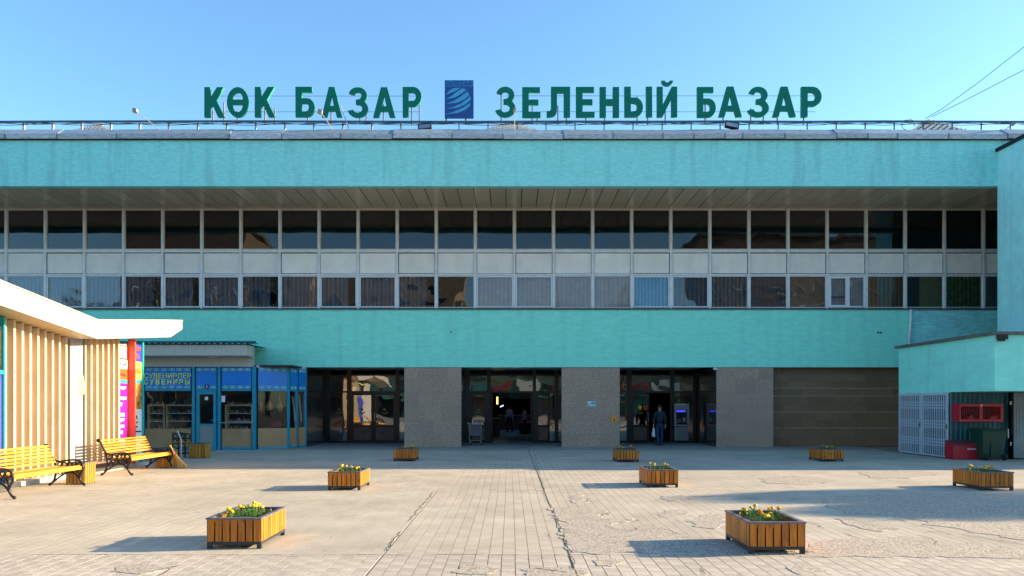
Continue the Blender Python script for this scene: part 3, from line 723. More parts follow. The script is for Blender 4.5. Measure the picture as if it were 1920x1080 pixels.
# recess 3
for a, b in ((1175, 1184), (1256, 1264), (1299, 1304)): post(a, b)
rail_(1150, 1175, ZT-.06, ZT+.02); rail_(1184, 1256, ZT-.06, ZT+.02); rail_(1264, 1299, ZT-.06, ZT+.02)
for a, b in ((1150, 1175), (1184, 1256), (1264, 1299)): rail_(a, b, 3.0, 3.06); pane_(a, b, ZT+.02, 3.0, bld)
pane_(1150, 1175, .1, ZT-.06, bld); rail_(1150, 1175, 0, .1, n='threshold')
leaf(1184, 1217, 1)
pane_(1264, 1299, .1, ZT-.06, bld); rail_(1264, 1299, 0, .1, n='threshold')
# gold ornaments printed on the door glass
def ornament(x, y, s, D=DDOOR):
    polys = []
    cx, cz = PX(x, D), PZ(y, D)
    polys.append([(cx+s*.30*cos(t*pi/8), cz+s*.45+s*.30*sin(t*pi/8)) for t in range(16)])
    m = MB()
    for a in range(7):
        th = radians(195+a*25); 
        p0 = (cx+cos(th)*s*.25, cz+sin(th)*s*.2); p1 = (cx+cos(th)*s*.75, cz+sin(th)*s*.62)
        d = Vector((p1[0]-p0[0], p1[1]-p0[1])); nn = Vector((-d.y, d.x)).normalized()*s*.1
        m.prism([p0, ((p0[0]+p1[0])/2+nn.x, (p0[1]+p1[1])/2+nn.y), p1, ((p0[0]+p1[0])/2-nn.x, (p0[1]+p1[1])/2-nn.y)], 1, D-.012, D-.008)
    m.prism(polys[0], 1, D-.012, D-.008)
    m.build('glass_ornament', 'gold', bld)
for x in (678.5, 721): ornament(x, 772, .22)
ornament(635.5, 772, .2); ornament(898, 772, .2); ornament(1200, 772, .2)
# hall interior behind the doors; ceiling opening added to let sky onto the floor
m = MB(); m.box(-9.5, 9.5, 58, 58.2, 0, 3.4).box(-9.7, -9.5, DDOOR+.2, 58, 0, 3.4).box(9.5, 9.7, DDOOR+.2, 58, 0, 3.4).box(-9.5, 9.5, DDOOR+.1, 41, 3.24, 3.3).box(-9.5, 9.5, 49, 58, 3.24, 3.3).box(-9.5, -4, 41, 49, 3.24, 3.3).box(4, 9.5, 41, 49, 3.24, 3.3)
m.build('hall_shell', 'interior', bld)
m = MB(); m.add([(-9.5, 33.6, .004), (9.5, 33.6, .004), (9.5, 58, .004), (-9.5, 58, .004)], [(0, 1, 2, 3)])
M['hallfloor'] = mat('hall_floor', (.40, .42, .44), .28, var=.15, vscale=2); m.build('hall_floor', 'hallfloor', bld)
hg = MB().box(PX(934, 38), PX(1000, 38), 38, 38.05, PZ(747.5, 38), PZ(737, 38), 0); hg.box(PX(955, 37.98), PX(975, 37.98), 37.98, 37.999, PZ(746.5, 38), PZ(738, 38), 1)
o = hg.build('hanging_banner', ['door_panel', 'cyan_print']); o['label'] = 'grey and blue banner hanging inside above the open centre doors'; o['category'] = 'banner'
m = MB().tube([(PX(932.5, 40), 40, PZ(758, 40)), (PX(932.5, 40), 40, PZ(744, 40))], .05, 6); o = m.build('tube_lamp', 'lamp_y'); o['label'] = 'yellow tube lamp glowing just inside the centre doorway'; o['category'] = 'lamp'
m = MB().tube([(PX(938, 44), 44, PZ(763, 44)), (PX(944, 44), 44, PZ(760, 44))], .03, 6); o = m.build('tube_lamp', 'lamp'); o['label'] = 'small white tube lamp deep inside the centre doorway'; o['category'] = 'lamp'
random.seed(33)
for i, (x, y, D, w_, h_, mt, lab) in enumerate(((928, 0, 40, .5, 1.0, 'plinth', 'dark counter just inside the left of the open doors'), (990, 0, 43, 1.0, .7, 'interior', 'low dark stall at the right inside the hall'), (965, 0, 50, 2.2, 1.0, 'plinth', 'wide stall counter at the back of the hall'))):
    t = thing('market_stall', lab, 'stall', (PX(x, D), D, 0))
    MB().box(-w_/2, w_/2, 0, .6, 0.006, h_-.05).build('counter', mt, t, world=False); MB().box(-w_/2-.04, w_/2+.04, -.04, .64, h_-.049, h_).build('counter_top', 'shelf', t, world=False)
# porch lights (fluorescent strips)
for (a, b) in ((920, 979), ):
    MB().box(PX(a, 30.6), PX(b, 30.6), 30.5, 30.75, pz-.04, pz-.003).build('ceiling_light', 'white', bld)
# CCTV camera at the pillar top
t = thing('security_camera', 'small white security camera under the wall beside the last pillar', 'camera', (PX(1341, 30.1), 30.1, zlb-.02))
MB().tube([(0, 0, .02), (0, 0, -.04)], .02, 8).build('mount', 'white', t, world=False); MB().tube([(-.06, -.05, -.06), (.09, .06, -.05)], .04, 8).build('housing', 'white', t, world=False)

# ---- right wing and annex
blk = thing('stair_wing', 'tall pale blue-turquoise side wing at the right edge with a black roof edge', 'building', (20, 26, 0))
MB().box(17.48, XR, 25.3, 26.795, 3.84, 10.79).build('wing_wall', 'teal_block', blk)
MB().box(17.40, XR, 25.25, 26.795, 10.792, 10.90).build('roof_edge', 'black', blk)
anx = thing('annex', 'low turquoise annex at the right with an overhanging upper wall', 'annex', (16, 24, 0))
m = MB(); m.box(13.99, 26, 21.57, 21.8, 2.12, 3.74).box(13.99, 14.2, 21.8, 26.9, 2.12, 3.74).box(14.2, 26, 21.8, 26.9, 2.12, 2.2).box(14.2, 26, 26.7, 26.9, 2.2, 3.74)
m.build('annex_wall', 'teal_annex', anx)
MB().box(13.87, 26.1, 21.48, 26.98, 3.742, 3.83).build('roof_edge', 'sill', anx)
# chipped bottom edge
m = MB(); random.seed(9)
for x in (15.2, 15.45, 15.5, 15.62, 16.0, 16.3): m.box(x, x+random.uniform(.05, .2), 21.562, 21.6, 2.11, 2.12+random.uniform(.02, .06))
m.build('chipped_render', 'sill', anx)
MB().box(13.98, 14.3, 21.45, 21.48, 3.60, 3.742).box(14.0, 14.22, 21.45, 21.47, 3.55, 3.6).build('broken_edge', 'black', anx)
def corrugated(x0, x1, y, z0, z1, pitch, dep, mt, parent, name):
    m = MB(); x = x0; pts = []
    while x < x1:
        pts += [(x, 0), (x+pitch*.35, 0), (x+pitch*.5, dep), (x+pitch*.85, dep)]; x += pitch
    vs = []; fs = []
    for i, (a, b) in enumerate(pts): vs += [(a, y-b, z0), (a, y-b, z1)]
    for i in range(len(pts)-1): fs.append((2*i, 2*i+2, 2*i+3, 2*i+1))
    m.add(vs, fs); return m.build(name, mt, parent, kind='stuff')
m = MB(); m.box(13.98, 20.5, 23.87, 24, 0, 2.119).build('panel_wall', 'corr', anx)
corrugated(14.0, PX(1895, 23.8), 23.86, 0.0, 2.115, .15, .03, 'corr', anx, 'corrugated_panel')
d = MB().box(PX(1897, 23.7), PX(1990, 23.7), 23.65, 23.82, .03, 2.1).build('door', 'corr_grey', anx)
corrugated(PX(1899, 23.6), PX(1985, 23.6), 23.64, .75, 2.05, .1, .015, 'corr_grey', d, 'corrugated_skin')
MB().box(PX(1895.5, 23.7), PX(1897, 23.7)-.002, 23.6, 23.82, 0, 2.1).build('door_jamb', 'black', anx)
for z in (PZ(756, 23.6), PZ(832, 23.6)): MB().lathe((PX(1896, 23.55), 23.58, z-.05), [(.02, 0), (.02, .1)], 8).build('hinge', 'steel', anx)
# wall behind the lattice gate
MB().box(14.45, 14.5, 24.0, 26.85, 0, 2.119).build('inner_wall', 'interior', anx)
# lattice gate leaves on plane X=14
def gate_leaf(ya, yb, label):
    t = thing('folding_gate', label, 'gate', (13.99, ya, 0), 0, 'sliding lattice gate leaves of the annex')
    L = yb-ya; m = MB()
    m.box(-.03, .03, 0, .05, .03, 2.09).box(-.03, .03, L-.05, L, .03, 2.09).box(-.03, .03, .05, L-.05, 2.03, 2.09).box(-.03, .03, .05, L-.05, .03, .07)
    m.build('frame', 'gate', t, world=False)
    n = 11; bm_ = MB().box(-.012, .012, -.020, .020, .071, 2.029).mesh('bar', 'gate')
    for i in range(n): link('bar', bm_, t, world=False, loc=(0, .05+(L-.1)*(i+.5)/n, 0))
    lt = MB(); p = (L-.1)/n
    for zc_ in (PZ(761, 25), PZ(796, 25), PZ(829, 25)):
        for i in range(n):
            y0 = .05+i*p
            for k in (-1, 0, 1):
                z = zc_+k*.13*.75
                lt.tube([(-.018, y0, z-.05), (-.018, y0+p, z+.05)], .009, 4); lt.tube([(.018, y0, z+.05), (.018, y0+p, z-.05)], .009, 4)
    lt.build('lattice', 'gate', t, world=False, kind='stuff')
    MB().box(-.045, -.031, L*.0+.005, .05, .95, 1.10).build('lock', 'black', t, world=False)
gate_leaf(25.42, 26.85, 'far leaf of the pale lattice gate next to the dark stone wall')
gate_leaf(23.86, 25.38, 'near leaf of the pale lattice gate next to the red cabinet')
MB().box(13.97, 14.03, 23.8, 26.9, 2.092, 2.118).build('gate_track', 'gate', anx)

# ---- red fire cabinet, red sand box, green wheelie bin
t = thing('fire_cabinet', 'red wall cabinet with two mesh windows above the sand box', 'cabinet', (PX(1785, 23.8), 23.81, 0))
x0, x1 = 0, PX(1880, 23.43)-PX(1785, 23.8); y0 = -.38; z0, z1 = PZ(790.5, 23.43), PZ(757.2, 23.43)
m = MB(); m.box(x0, x1, -.02, -.001, z0, z1).box(x0, x0+.02, y0, -.02, z0, z1).box(x1-.02, x1, y0, -.02, z0, z1).box(x0+.02, x1-.02, y0, -.02, z1-.02, z1).box(x0+.02, x1-.02, y0, -.02, z0, z0+.02)
m.build('case', 'red', t, world=False)
wx = x1-x0; m = MB()
fr = [(0.0, .03), (.47, .54), (.94, 1)]
m.box(x0, x0+wx*.03, y0-.03, y0-.001, z0, z1).box(x0+wx*.455, x0+wx*.535, y0-.03, y0-.001, z0, z1).box(x0+wx*.94, x1, y0-.03, y0-.001, z0, z1)
m.box(x0+wx*.03, x0+wx*.455, y0-.03, y0-.001, z1-.09, z1).box(x0+wx*.535, x0+wx*.94, y0-.03, y0-.001, z1-.09, z1).box(x0+wx*.03, x0+wx*.455, y0-.03, y0-.001, z0, z0+.08).box(x0+wx*.535, x0+wx*.94, y0-.03, y0-.001, z0, z0+.08)
m.build('door_frame', 'red', t, world=False, bevel=.004)
m = MB()
for a, b in ((.03, .455), (.535, .94)):
    X0, X1 = x0+wx*a, x0+wx*b; n = 9
    for i in range(1, n): xx = X0+(X1-X0)*i/n; m.box(xx-.003, xx+.003, y0-.012, y0-.006, z0+.08, z1-.09)
    for i in range(1, 6): zz = z0+.08+(z1-z0-.17)*i/6; m.box(X0, X1, y0-.0055, y0-.002, zz-.003, zz+.003)
m.build('mesh_grille', 'red', t, world=False)
MB().box(x0+wx*.03, x0+wx*.94, y0+.30, y0+.31, z0+.03, z1-.03).build('back_lining', 'black', t, world=False)
MB().lathe((x0+wx*.495, y0-.04, z1-.05), [(.025, -.01), (.025, .02)], 8, axis=1).build('latch', 'white', t, world=False)
o = MB().hexa([(x0+.25, y0+.05, z0+.021), (x0+.52, y0+.05, z0+.021), (x0+.52, y0+.25, z0+.021), (x0+.25, y0+.25, z0+.021)], [(x0+.42, y0+.05, z0+.2), (x0+.46, y0+.05, z0+.2), (x0+.46, y0+.25, z0+.2), (x0+.42, y0+.25, z0+.2)]).build('fire_bucket', 'red', None)
o.location = t.location; o['label'] = 'red cone bucket lying in the left half of the cabinet'; o['category'] = 'bucket'
o = MB().hexa([(x0+.98, y0+.05, z0+.021), (x0+1.26, y0+.05, z0+.021), (x0+1.26, y0+.25, z0+.021), (x0+.98, y0+.25, z0+.021)], [(x0+1.04, y0+.05, z0+.16), (x0+1.24, y0+.05, z0+.19), (x0+1.24, y0+.25, z0+.19), (x0+1.04, y0+.25, z0+.16)]).build('fire_bucket', 'red', None)
o.location = t.location; o['label'] = 'red bucket in the right half of the cabinet'; o['category'] = 'bucket'
t = thing('sand_box', 'red fire sand box with a sloping lid and a white word on its front', 'box', (PX(1787, 23.36), 23.35, 0))
W_ = PX(1838, 23.35)-PX(1787, 23.35); hh = PZ(834, 23.35)
MB().hexa([(0, 0, .01), (W_, 0, .01), (W_, .45, .01), (0, .45, .01)], [(0, 0, hh-.02), (W_, 0, hh-.02), (W_, .45, hh+.10), (0, .45, hh+.10)]).build('body', 'red', t, world=False, bevel=.008)
MB().hexa([(-.015, -.03, hh-.018), (W_+.015, -.03, hh-.018), (W_+.015, .45, hh+.103), (-.015, .45, hh+.103)], [(-.015, -.03, hh+.005), (W_+.015, -.03, hh+.005), (W_+.015, .45, hh+.125), (-.015, .45, hh+.125)]).build('lid', 'redlid', t, world=False)
o = link('lettering', text_mesh('lettering', 'ПЕСОК', .055, .26, .004, ['white'], .002), t, world=False, loc=(W_*.52, -.006, .305))
t = thing('wheelie_bin', 'dark green two-wheeled rubbish bin beside the red sand box', 'bin', (PX(1856, 23.2), 23.0, 0))
def wb(z, wx_, dy): return [(-wx_/2, -dy/2+.3, z), (wx_/2, -dy/2+.3, z), (wx_/2, dy/2+.3, z), (-wx_/2, dy/2+.3, z)]
MB().hexa(wb(.06, .60, .52), wb(.93, .74, .68)).build('body', 'bin', t, world=False, bevel=.02)
m = MB(); m.hexa(wb(.932, .82, .76), wb(.975, .78, .70)); m.box(-.36, .36, -.09, -.05, .90, .928); m.build('lid', 'bin', t, world=False, bevel=.012)
MB().box(-.10, -.07, -.02, .02, .12, .90).build('body_rib', 'bin', t, world=False)
MB().tube([(.37, .62, .96), (.43, .66, .97)], .02, 6).box(.385, .40, -.08, -.06, .70, .975).build('handle', 'white', t, world=False)
for x in (-.24, .34): MB().lathe((x-.03, .02, .10), [(.03, -.01), (.10, 0), (.10, .06), (.03, .07)], 14, axis=0).build('wheel', 'rubber', t, world=False, smooth=False)
MB().box(-.2, .33, -.02, .06, .055, .09).build('axle', 'rubber', t, world=False)

# ================================================================ ROOF: sign letters, rails, lamps
DR = 28.0
def G_K(): return [[(0,0),(.2,0),(.2,.30),(.28,.41),(.47,0),(.69,0),(.41,.56),(.66,1),(.43,1),(.2,.63),(.2,1),(0,1)]]
def G_OE(): return [arc(.355,.5,.355,.5,0,360,32)[:-1], arc(.355,.585,.17,.245,0,180,12), arc(.355,.425,.17,.26,180,360,12)]
def G_B(): return [[(0,0)]+arc(.36,.31,.25,.31,-90,90,12)+[(.2,.62),(.2,.81),(.53,.81),(.53,1),(0,1)], [(.2,.18)]+arc(.33,.315,.095,.135,-90,90,8)+[(.2,.45)]]
def G_A(): return [[(0,0),(.19,0),(.245,.20),(.495,.20),(.55,0),(.74,0),(.475,1),(.265,1)], [(.295,.37),(.445,.37),(.37,.73)]]
def G_Z(): return [arc(.33,.725,.30,.275,165,-42,16)+arc(.33,.29,.34,.29,42,-165,18)+arc(.33,.29,.15,.14,-165,82,12)[0:]+[(.27,.43),(.27,.585)]+arc(.33,.72,.12,.125,-80,165,12)]
def G_R(): return [[(0,0),(.2,0),(.2,.35)]+arc(.35,.675,.29,.325,-90,90,12)+[(0,1)], [(.2,.53)]+arc(.33,.675,.12,.145,-90,90,8)+[(.2,.82)]]
def G_E(): return [[(0,0),(.62,0),(.62,.18),(.22,.18),(.22,.41),(.55,.41),(.55,.59),(.22,.59),(.22,.82),(.60,.82),(.60,1),(0,1)]]
def G_L(): return [[(0,0),(.12,0),(.25,.03),(.32,.12),(.34,.25),(.34,.80),(.56,.80),(.56,0),(.77,0),(.77,1),(.14,1),(.14,.26),(.10,.2),(0,.19)]]
def G_N(): return [[(0,0),(.21,0),(.21,.40),(.44,.40),(.44,0),(.65,0),(.65,1),(.44,1),(.44,.60),(.21,.60),(.21,1),(0,1)]]
def G_Y(): return [[(0,0)]+arc(.34,.32,.27,.32,-90,90,12)+[(.21,.64),(.21,1),(0,1)], [(.21,.18)]+arc(.32,.32,.10,.13,-90,90,8)+[(.21,.46)], [(.71,0),(.91,0),(.91,1),(.71,1)]]
def G_I(): return [[(0,0),(.19,0),(.49,.58),(.49,0),(.69,0),(.69,1),(.50,1),(.20,.42),(.20,1),(0,1)], arc(.35,1.20,.20,.17,180,360,12)+arc(.35,1.20,.08,.06,360,180,8)]
L1 = [(G_K,382.7,420.5),(G_OE,425,465.5),(G_K,477.5,516),(G_B,554,590),(G_A,603,641),(G_Z,651.5,690),(G_A,699.5,741),(G_R,755,790.5)]
L2 = [(G_Z,928.5,966.5),(G_E,979,1013.5),(G_L,1025,1069),(G_E,1080,1115),(G_N,1124.5,1161),(G_Y,1171,1223),(G_I,1232,1270),(G_B,1307.5,1342.5),(G_A,1347.5,1391),(G_Z,1402,1442),(G_A,1449,1492.5),(G_R,1502.5,1540.5)]
def sign(L, label, y0, y1):
    zb = PZ(y0, DR+.1); h_ = PZ(y1, DR+.1)-zb
    t = thing('rooftop_sign', label, 'sign', (PX((L[0][1]+L[-1][2])/2, DR), DR+.1, zb))
    tx = t.location.x
    for (fn, xa, xb) in L:
        p = fn(); mxx = max(q[0] for s_ in p for q in s_); sc = (PX(xb, DR+.1)-PX(xa, DR+.1))/mxx
        me = curve_mesh('letter', [[(q[0]*sc, q[1]*h_) for q in s_] for s_ in p], .12, ['green', 'green_side'])
        link('letter', me, t, world=False, loc=(PX(xa, DR+.1)-tx, random.uniform(-.01, .01), random.uniform(-.01, .01)), rot=(0, random.uniform(-.006, .006), 0))
        cx = (PX(xa, DR)+PX(xb, DR))/2-tx+random.uniform(-.2, .05); cx2 = PX(xb, DR)-tx-.12
        for c_ in ((cx, cx2) if random.random() < .25 else (cx,)):
            MB().box(c_-.02, c_+.02, .175, .215, PZ(228, DR)-zb, h_*random.uniform(.2, .9)).build('post', 'signpost', t, world=False)
    a, b = PX(L[0][1]+20, DR)-tx, PX(L[-1][2]-5, DR)-tx
    for f_ in (.25, .78):
        MB().box(a, b, .222, .236, h_*f_-.006, h_*f_+.006).build('tie_bar', 'rail', t, world=False)
sign(L1, 'large green rooftop letters reading КӨК БАЗАР left of the blue board', 219.3, 163)
sign(L2, 'large green rooftop letters reading ЗЕЛЕНЫЙ БАЗАР right of the blue board', 219.3, 162.6)
# logo board
t = thing('logo_board', 'blue rooftop board with striped globe emblem and the word DOSTAR', 'sign', (PX(861, DR), DR+.1, PZ(220, DR)))
D_ = DR+.1
def LB(cx_, cy_): return (PX(640+cx_/6.4, D_)-t.location.x, PZ(140+cy_/6.4, D_)-t.location.z)
a = LB(1240, 515); b = LB(1587, 65); mid = LB(0, 142)[1]
MB().box(a[0], b[0], 0, .12, a[1], mid-.002).build('panel', 'logo_dark', t, world=False)
MB().box(a[0], b[0], 0.002, .12, mid, b[1]).build('panel', 'logo_mid', t, world=False, label='lighter blue top strip')
SW = [[(1255,245),(1290,200),(1350,163),(1425,160),(1370,200),(1310,222)], [(1255,300),(1330,250),(1400,198),(1455,165),(1500,183),(1440,232),(1370,272)],
      [(1255,355),(1360,312),(1440,260),(1510,203),(1537,243),(1470,300),(1390,337)], [(1255,415),(1350,388),(1450,338),(1547,262),(1556,300),(1490,358),(1400,398)],
      [(1250,475),(1350,447),(1450,402),(1553,335),(1540,380),(1485,425),(1400,460),(1300,472)]]
for s_ in SW:
    link('emblem_stripe', curve_mesh('emblem_stripe', [[LB(*p) for p in s_]], .012, ['logo_light']), t, world=False, loc=(0, -.013, 0))
l0 = LB(1250, 132); l1 = LB(1578, 78)
link('lettering', text_mesh('lettering', 'DOSTAR', l1[1]-l0[1], l1[0]-l0[0], .01, ['logo_dark'], .0), t, world=False, loc=(l0[0], -.009, l0[1]))
for c_ in (LB(1256, 0)[0], LB(1490, 0)[0]): MB().box(c_-.03, c_+.03, .13, .17, PZ(228, DR)-t.location.z, .5).build('post', 'signpost', t, world=False)

# rail along the roof edge
t = thing('roof_rail', 'long low pipe rail on posts running along the whole roof edge', 'railing', (0, DR, 11.25))
zr = PZ(228, DR)-11.25
MB().tube([(XL+1, 0, zr)]+[(x, 0, zr+random.uniform(-.012, .012)) for x in range(-28, 30, 3)]+[(30, 0, zr)], .045, 8).build('top_pipe', 'rail', t, world=False, smooth=True)
pa = MB().box(-.03, .03, -.03, .03, 0, zr-.04).mesh('post', 'railpost'); pb = MB().box(-.018, .018, -.018, .018, 0, zr-.04).mesh('post', 'railpost_dark')
x = 43-54.2*8
while x < 1990:
    link('post', pa if x < 800 and x not in (700,) else pb, t, world=False, loc=(PX(x, DR), 0, 0)); x += 54.4
# cables slung along the rail
for ci, (col, amp, ph, off) in enumerate((('cable', .05, 0, -.06), ('cable', .08, 1.3, -.07), ('wire', .06, 2.4, -.055))):
    pts = [(PX(x, DR), -.05-.02*ci, zr+off-abs(sin(x*.021+ph))*amp-random.uniform(0, .015)) for x in range(-20, 1960, 12)]
    o = MB().tube([(p[0], DR+p[1], 11.25+p[2]) for p in pts], .012, 4).build('cable', col)
    o['label'] = ('slack dark cable tied directly under the roof rail', 'second dark cable sagging lowest under the roof rail', 'thin green cable strung along the roof rail')[ci]; o['category'] = 'cable'
for i, (pts, lab) in enumerate((([(1735, 222, 28), (1765, 205, 27.5), (1830, 158, 26), (1920, 88, 24), (2100, -50, 20)], 'upper green overhead wire leaving the roof rail to the upper right'),
                               ([(1745, 220, 28), (1800, 193, 27), (1920, 131, 25), (2100, 40, 22)], 'lower green overhead wire leaving the roof rail to the upper right'))):
    o = MB().tube([(PX(x, D), D, PZ(y, D)) for x, y, D in pts], .012, 4).build('overhead_wire', 'wire'); o['label'] = lab; o['category'] = 'wire'
o = MB().tube([(PX(1696+8*cos(a/6*pi), DR), DR-.1, PZ(236+9*sin(a/6*pi), DR)) for a in range(3, 11)], .012, 4).build('cable_loop', 'cable'); o['label'] = 'left black cable loop hanging at the foot of the overhead wires'; o['category'] = 'cable'
o = MB().tube([(PX(1704+8*cos(a/6*pi), DR), DR-.1, PZ(235+9*sin(a/6*pi), DR)) for a in range(7, 14)], .012, 4).build('cable_loop', 'cable'); o['label'] = 'right black cable loop hanging at the foot of the overhead wires'; o['category'] = 'cable'
# floodlights
def flood(x, y, rot, label):
    t = thing('floodlight', label, 'floodlight', (PX(x, 27.2), 27.2, PZ(245, 27.2)))
    zc = PZ(y, 27.2)-t.location.z; R_ = Matrix.Rotation(radians(rot), 4, 'Y') @ Matrix.Rotation(radians(-25), 4, 'X')
    def tr(m):
        m.v = [tuple(R_ @ Vector(v)+Vector((0, 0, zc))) for v in m.v]; return m
    w2, h2 = .25, .14
    m = MB(); m.box(-w2, w2, .02, .10, -h2, h2); m.box(-w2, -w2+.03, -.02, .019, -h2, h2); m.box(w2-.03, w2, -.02, .019, -h2, h2); m.box(-w2+.03, w2-.03, -.02, .019, h2-.03, h2); m.box(-w2+.03, w2-.03, -.02, .019, -h2, -h2+.03)
    tr(m).build('housing', 'black', t, world=False)
    tr(MB().box(-w2+.03, w2-.03, 0, .01, -h2+.03, h2-.03)).build('lens', 'steel', t, world=False)
    MB().tube([(.04, .06, zc-.1), (.03, .05, -.02)], .018, 6).build('bracket', 'black', t, world=False)
flood(796, 236.5, -6, 'black floodlight standing on the parapet left of the blue board')
flood(1373, 233.5, 12, 'black floodlight on the parapet under the right-hand word')
def armlamp(x0, y0, x1, y1, label, s=.09, D=27.1):
    t = thing('arm_lamp', label, 'lamp', (PX(x1, D), D, PZ(y1, D)))
    dx, dz = PX(x0, D)-t.location.x, PZ(y0, D)-t.location.z
    MB().tube([(0, 0, -.05), (dx*.5, -.02, dz*.5), (dx, -.1, dz)], .018, 6).build('arm', 'railpost', t, world=False)
    MB().hexa([(dx-s, -.1, dz-s*.6), (dx+s*.7, -.1, dz-s), (dx+s*.7, .02, dz-s), (dx-s, .02, dz-s*.6)], [(dx-s*.5, -.16, dz+s*.9), (dx+s, -.16, dz+s*.5), (dx+s, 0, dz+s*.5), (dx-s*.5, 0, dz+s*.9)]).build('lamp_head', 'grey', t, world=False)
armlamp(255, 209, 303, 245, 'spot lamp on a slanting arm far left of the green letters')
armlamp(601, 211, 627, 246, 'spot lamp on a slanting arm in front of the letter А of БАЗАР')
armlamp(965, 208, 964.5, 249, 'small lamp on an upright arm in front of the first letter З', .06)
armlamp(1897, 234, 1880, 246, 'tiny spot lamp on the parapet near the right edge', .05)
o = MB().tube([(PX(639, 28.35), 28.35, PZ(198, 28.35)), (PX(645, 28.3), 28.3, PZ(215, 28.3)), (PX(655, 27.4), 27.4, PZ(244, 27.4))], .022, 6).build('leaning_bar', 'railpost'); o['label'] = 'pale bar leaning against the letters behind the parapet'; o['category'] = 'bar'
# skylight pyramids
def pyramid(xc, half, yt, D, label, panels=True):
    zt = PZ(yt, D); X = PX(xc, D); W = half*D/F; zb = PZ(247, D-W*.8); hgt = zt-zb
    t = thing('skylight', label, 'skylight', (X, D, zb), 0, 'pyramid skylights on the roof')
    MB().box(-W, W, -W*.8, W*.8, 11.26-zb, -.002).build('curb', 'zinc', t, world=False)
    A = Vector((0, 0, hgt)); B = Vector((-W, -W*.8, 0)); E = Vector((W, -W*.8, 0)); Q = Vector((W, W*.8, 0)); R2 = Vector((-W, W*.8, 0))
    MB().add([B, E, Q, R2, A], [(0, 1, 4), (1, 2, 4), (2, 3, 4), (3, 0, 4), (0, 3, 2, 1)]).build('shell', 'logo_light' if not panels else 'zinc', t, world=False)
    n = 9; mm = MB(); fr_ = MB()
    nrm = (E-B).cross(A-B).normalized()
    if nrm.y > 0: nrm = -nrm
    def pt(r, c): 
        a = B.lerp(A, r/n); b = E.lerp(A, r/n); return a.lerp(b, c/(n-r)) if n-r else A
    for r in range(n):
        for c in range(n-r):
            p, q_, s_ = pt(r, c), pt(r, c+1), pt(r+1, c) if r+1 <= n else A
            if panels or random.random() < .18:
                k = (p+q_+s_)/3; ap = k+nrm*.07*(1.0)
                tri = [k+(v-k)*.93+nrm*.01 for v in (p, q_, s_)]
                apex = k+nrm*.14+Vector((0, -.02, .0))
                mm.add(tri+[apex], [(0, 1, 3), (1, 2, 3), (2, 0, 3)])
            for (u, v) in ((p, q_), (q_, s_), (s_, p)): fr_.tube([u+nrm*.02, v+nrm*.02], .02, 4)
    mm.build('panels', 'white', t, world=False, kind='stuff'); fr_.build('lattice', 'sill', t, world=False, kind='stuff')
pyramid(957, 50, 229, 32, 'lattice pyramid skylight on the roof below the gap before the word ЗЕЛЕНЫЙ')
pyramid(1737, 52, 226, 32, 'lattice pyramid skylight on the roof near the right edge')
pyramid(190, 35, 233, 34, 'low lattice pyramid skylight on the roof at the far left')

# ================================================================ signs on the pillars
D_ = 30.24
o = MB().box(PX(1102, D_), PX(1117.5, D_), D_-.015, D_, PZ(762.5, D_), PZ(752.5, D_), 0); 
o.box(PX(1102, D_)+.005, PX(1117.5, D_)-.005, D_-.018, D_-.0155, PZ(762, D_), PZ(760.3, D_), 1).box(PX(1108, D_), PX(1117, D_), D_-.018, D_-.0155, PZ(758.5, D_), PZ(753.5, D_), 1).box(PX(1103, D_), PX(1106.5, D_), D_-.018, D_-.0155, PZ(758.5, D_), PZ(757.0, D_), 2)
o = o.build('notice_plate', ['poster_white', 'cyan_print', 'poster_black']); o['label'] = 'small white and cyan notice plate on the granite pillar'; o['category'] = 'notice'
o = MB().box(PX(1146.5, D_), PX(1156.5, D_), D_-.015, D_, PZ(791.5, D_), PZ(781, D_), 0)
o.box(PX(1150.5, D_), PX(1152.5, D_), D_-.018, D_-.0155, PZ(785.8, D_), PZ(784, D_), 1).prism([(PX(1149.5, D_), PZ(787.5, D_)), (PX(1152, D_), PZ(786.5, D_)), (PX(1154.5, D_), PZ(789.5, D_)), (PX(1150.5, D_), PZ(789, D_))], 1, D_-.018, D_-.0155, 1)
o = o.build('warning_sign', ['orange', 'poster_black']); o['label'] = 'small square orange sign at the right edge of the granite pillar'; o['category'] = 'sign'
# round stickers on door glass
o = MB().lathe((PX(1200, 33.4), 33.4, PZ(763.5, 33.4)), [(.09, -.003), (.09, .003)], 16, axis=1).build('round_sticker', 'yellow'); o['label'] = 'round yellow sticker on the glass of the right-hand door'; o['category'] = 'sticker'
o = MB().prism([(PX(a, 33.4), PZ(b, 33.4)) for a, b in ((1205, 760), (1214, 760), (1214, 767), (1210, 770), (1206, 768))], 1, 33.4, 33.406).build('red_sticker', 'poster_red'); o['label'] = 'red sticker on the door glass next to the yellow one'; o['category'] = 'sticker'
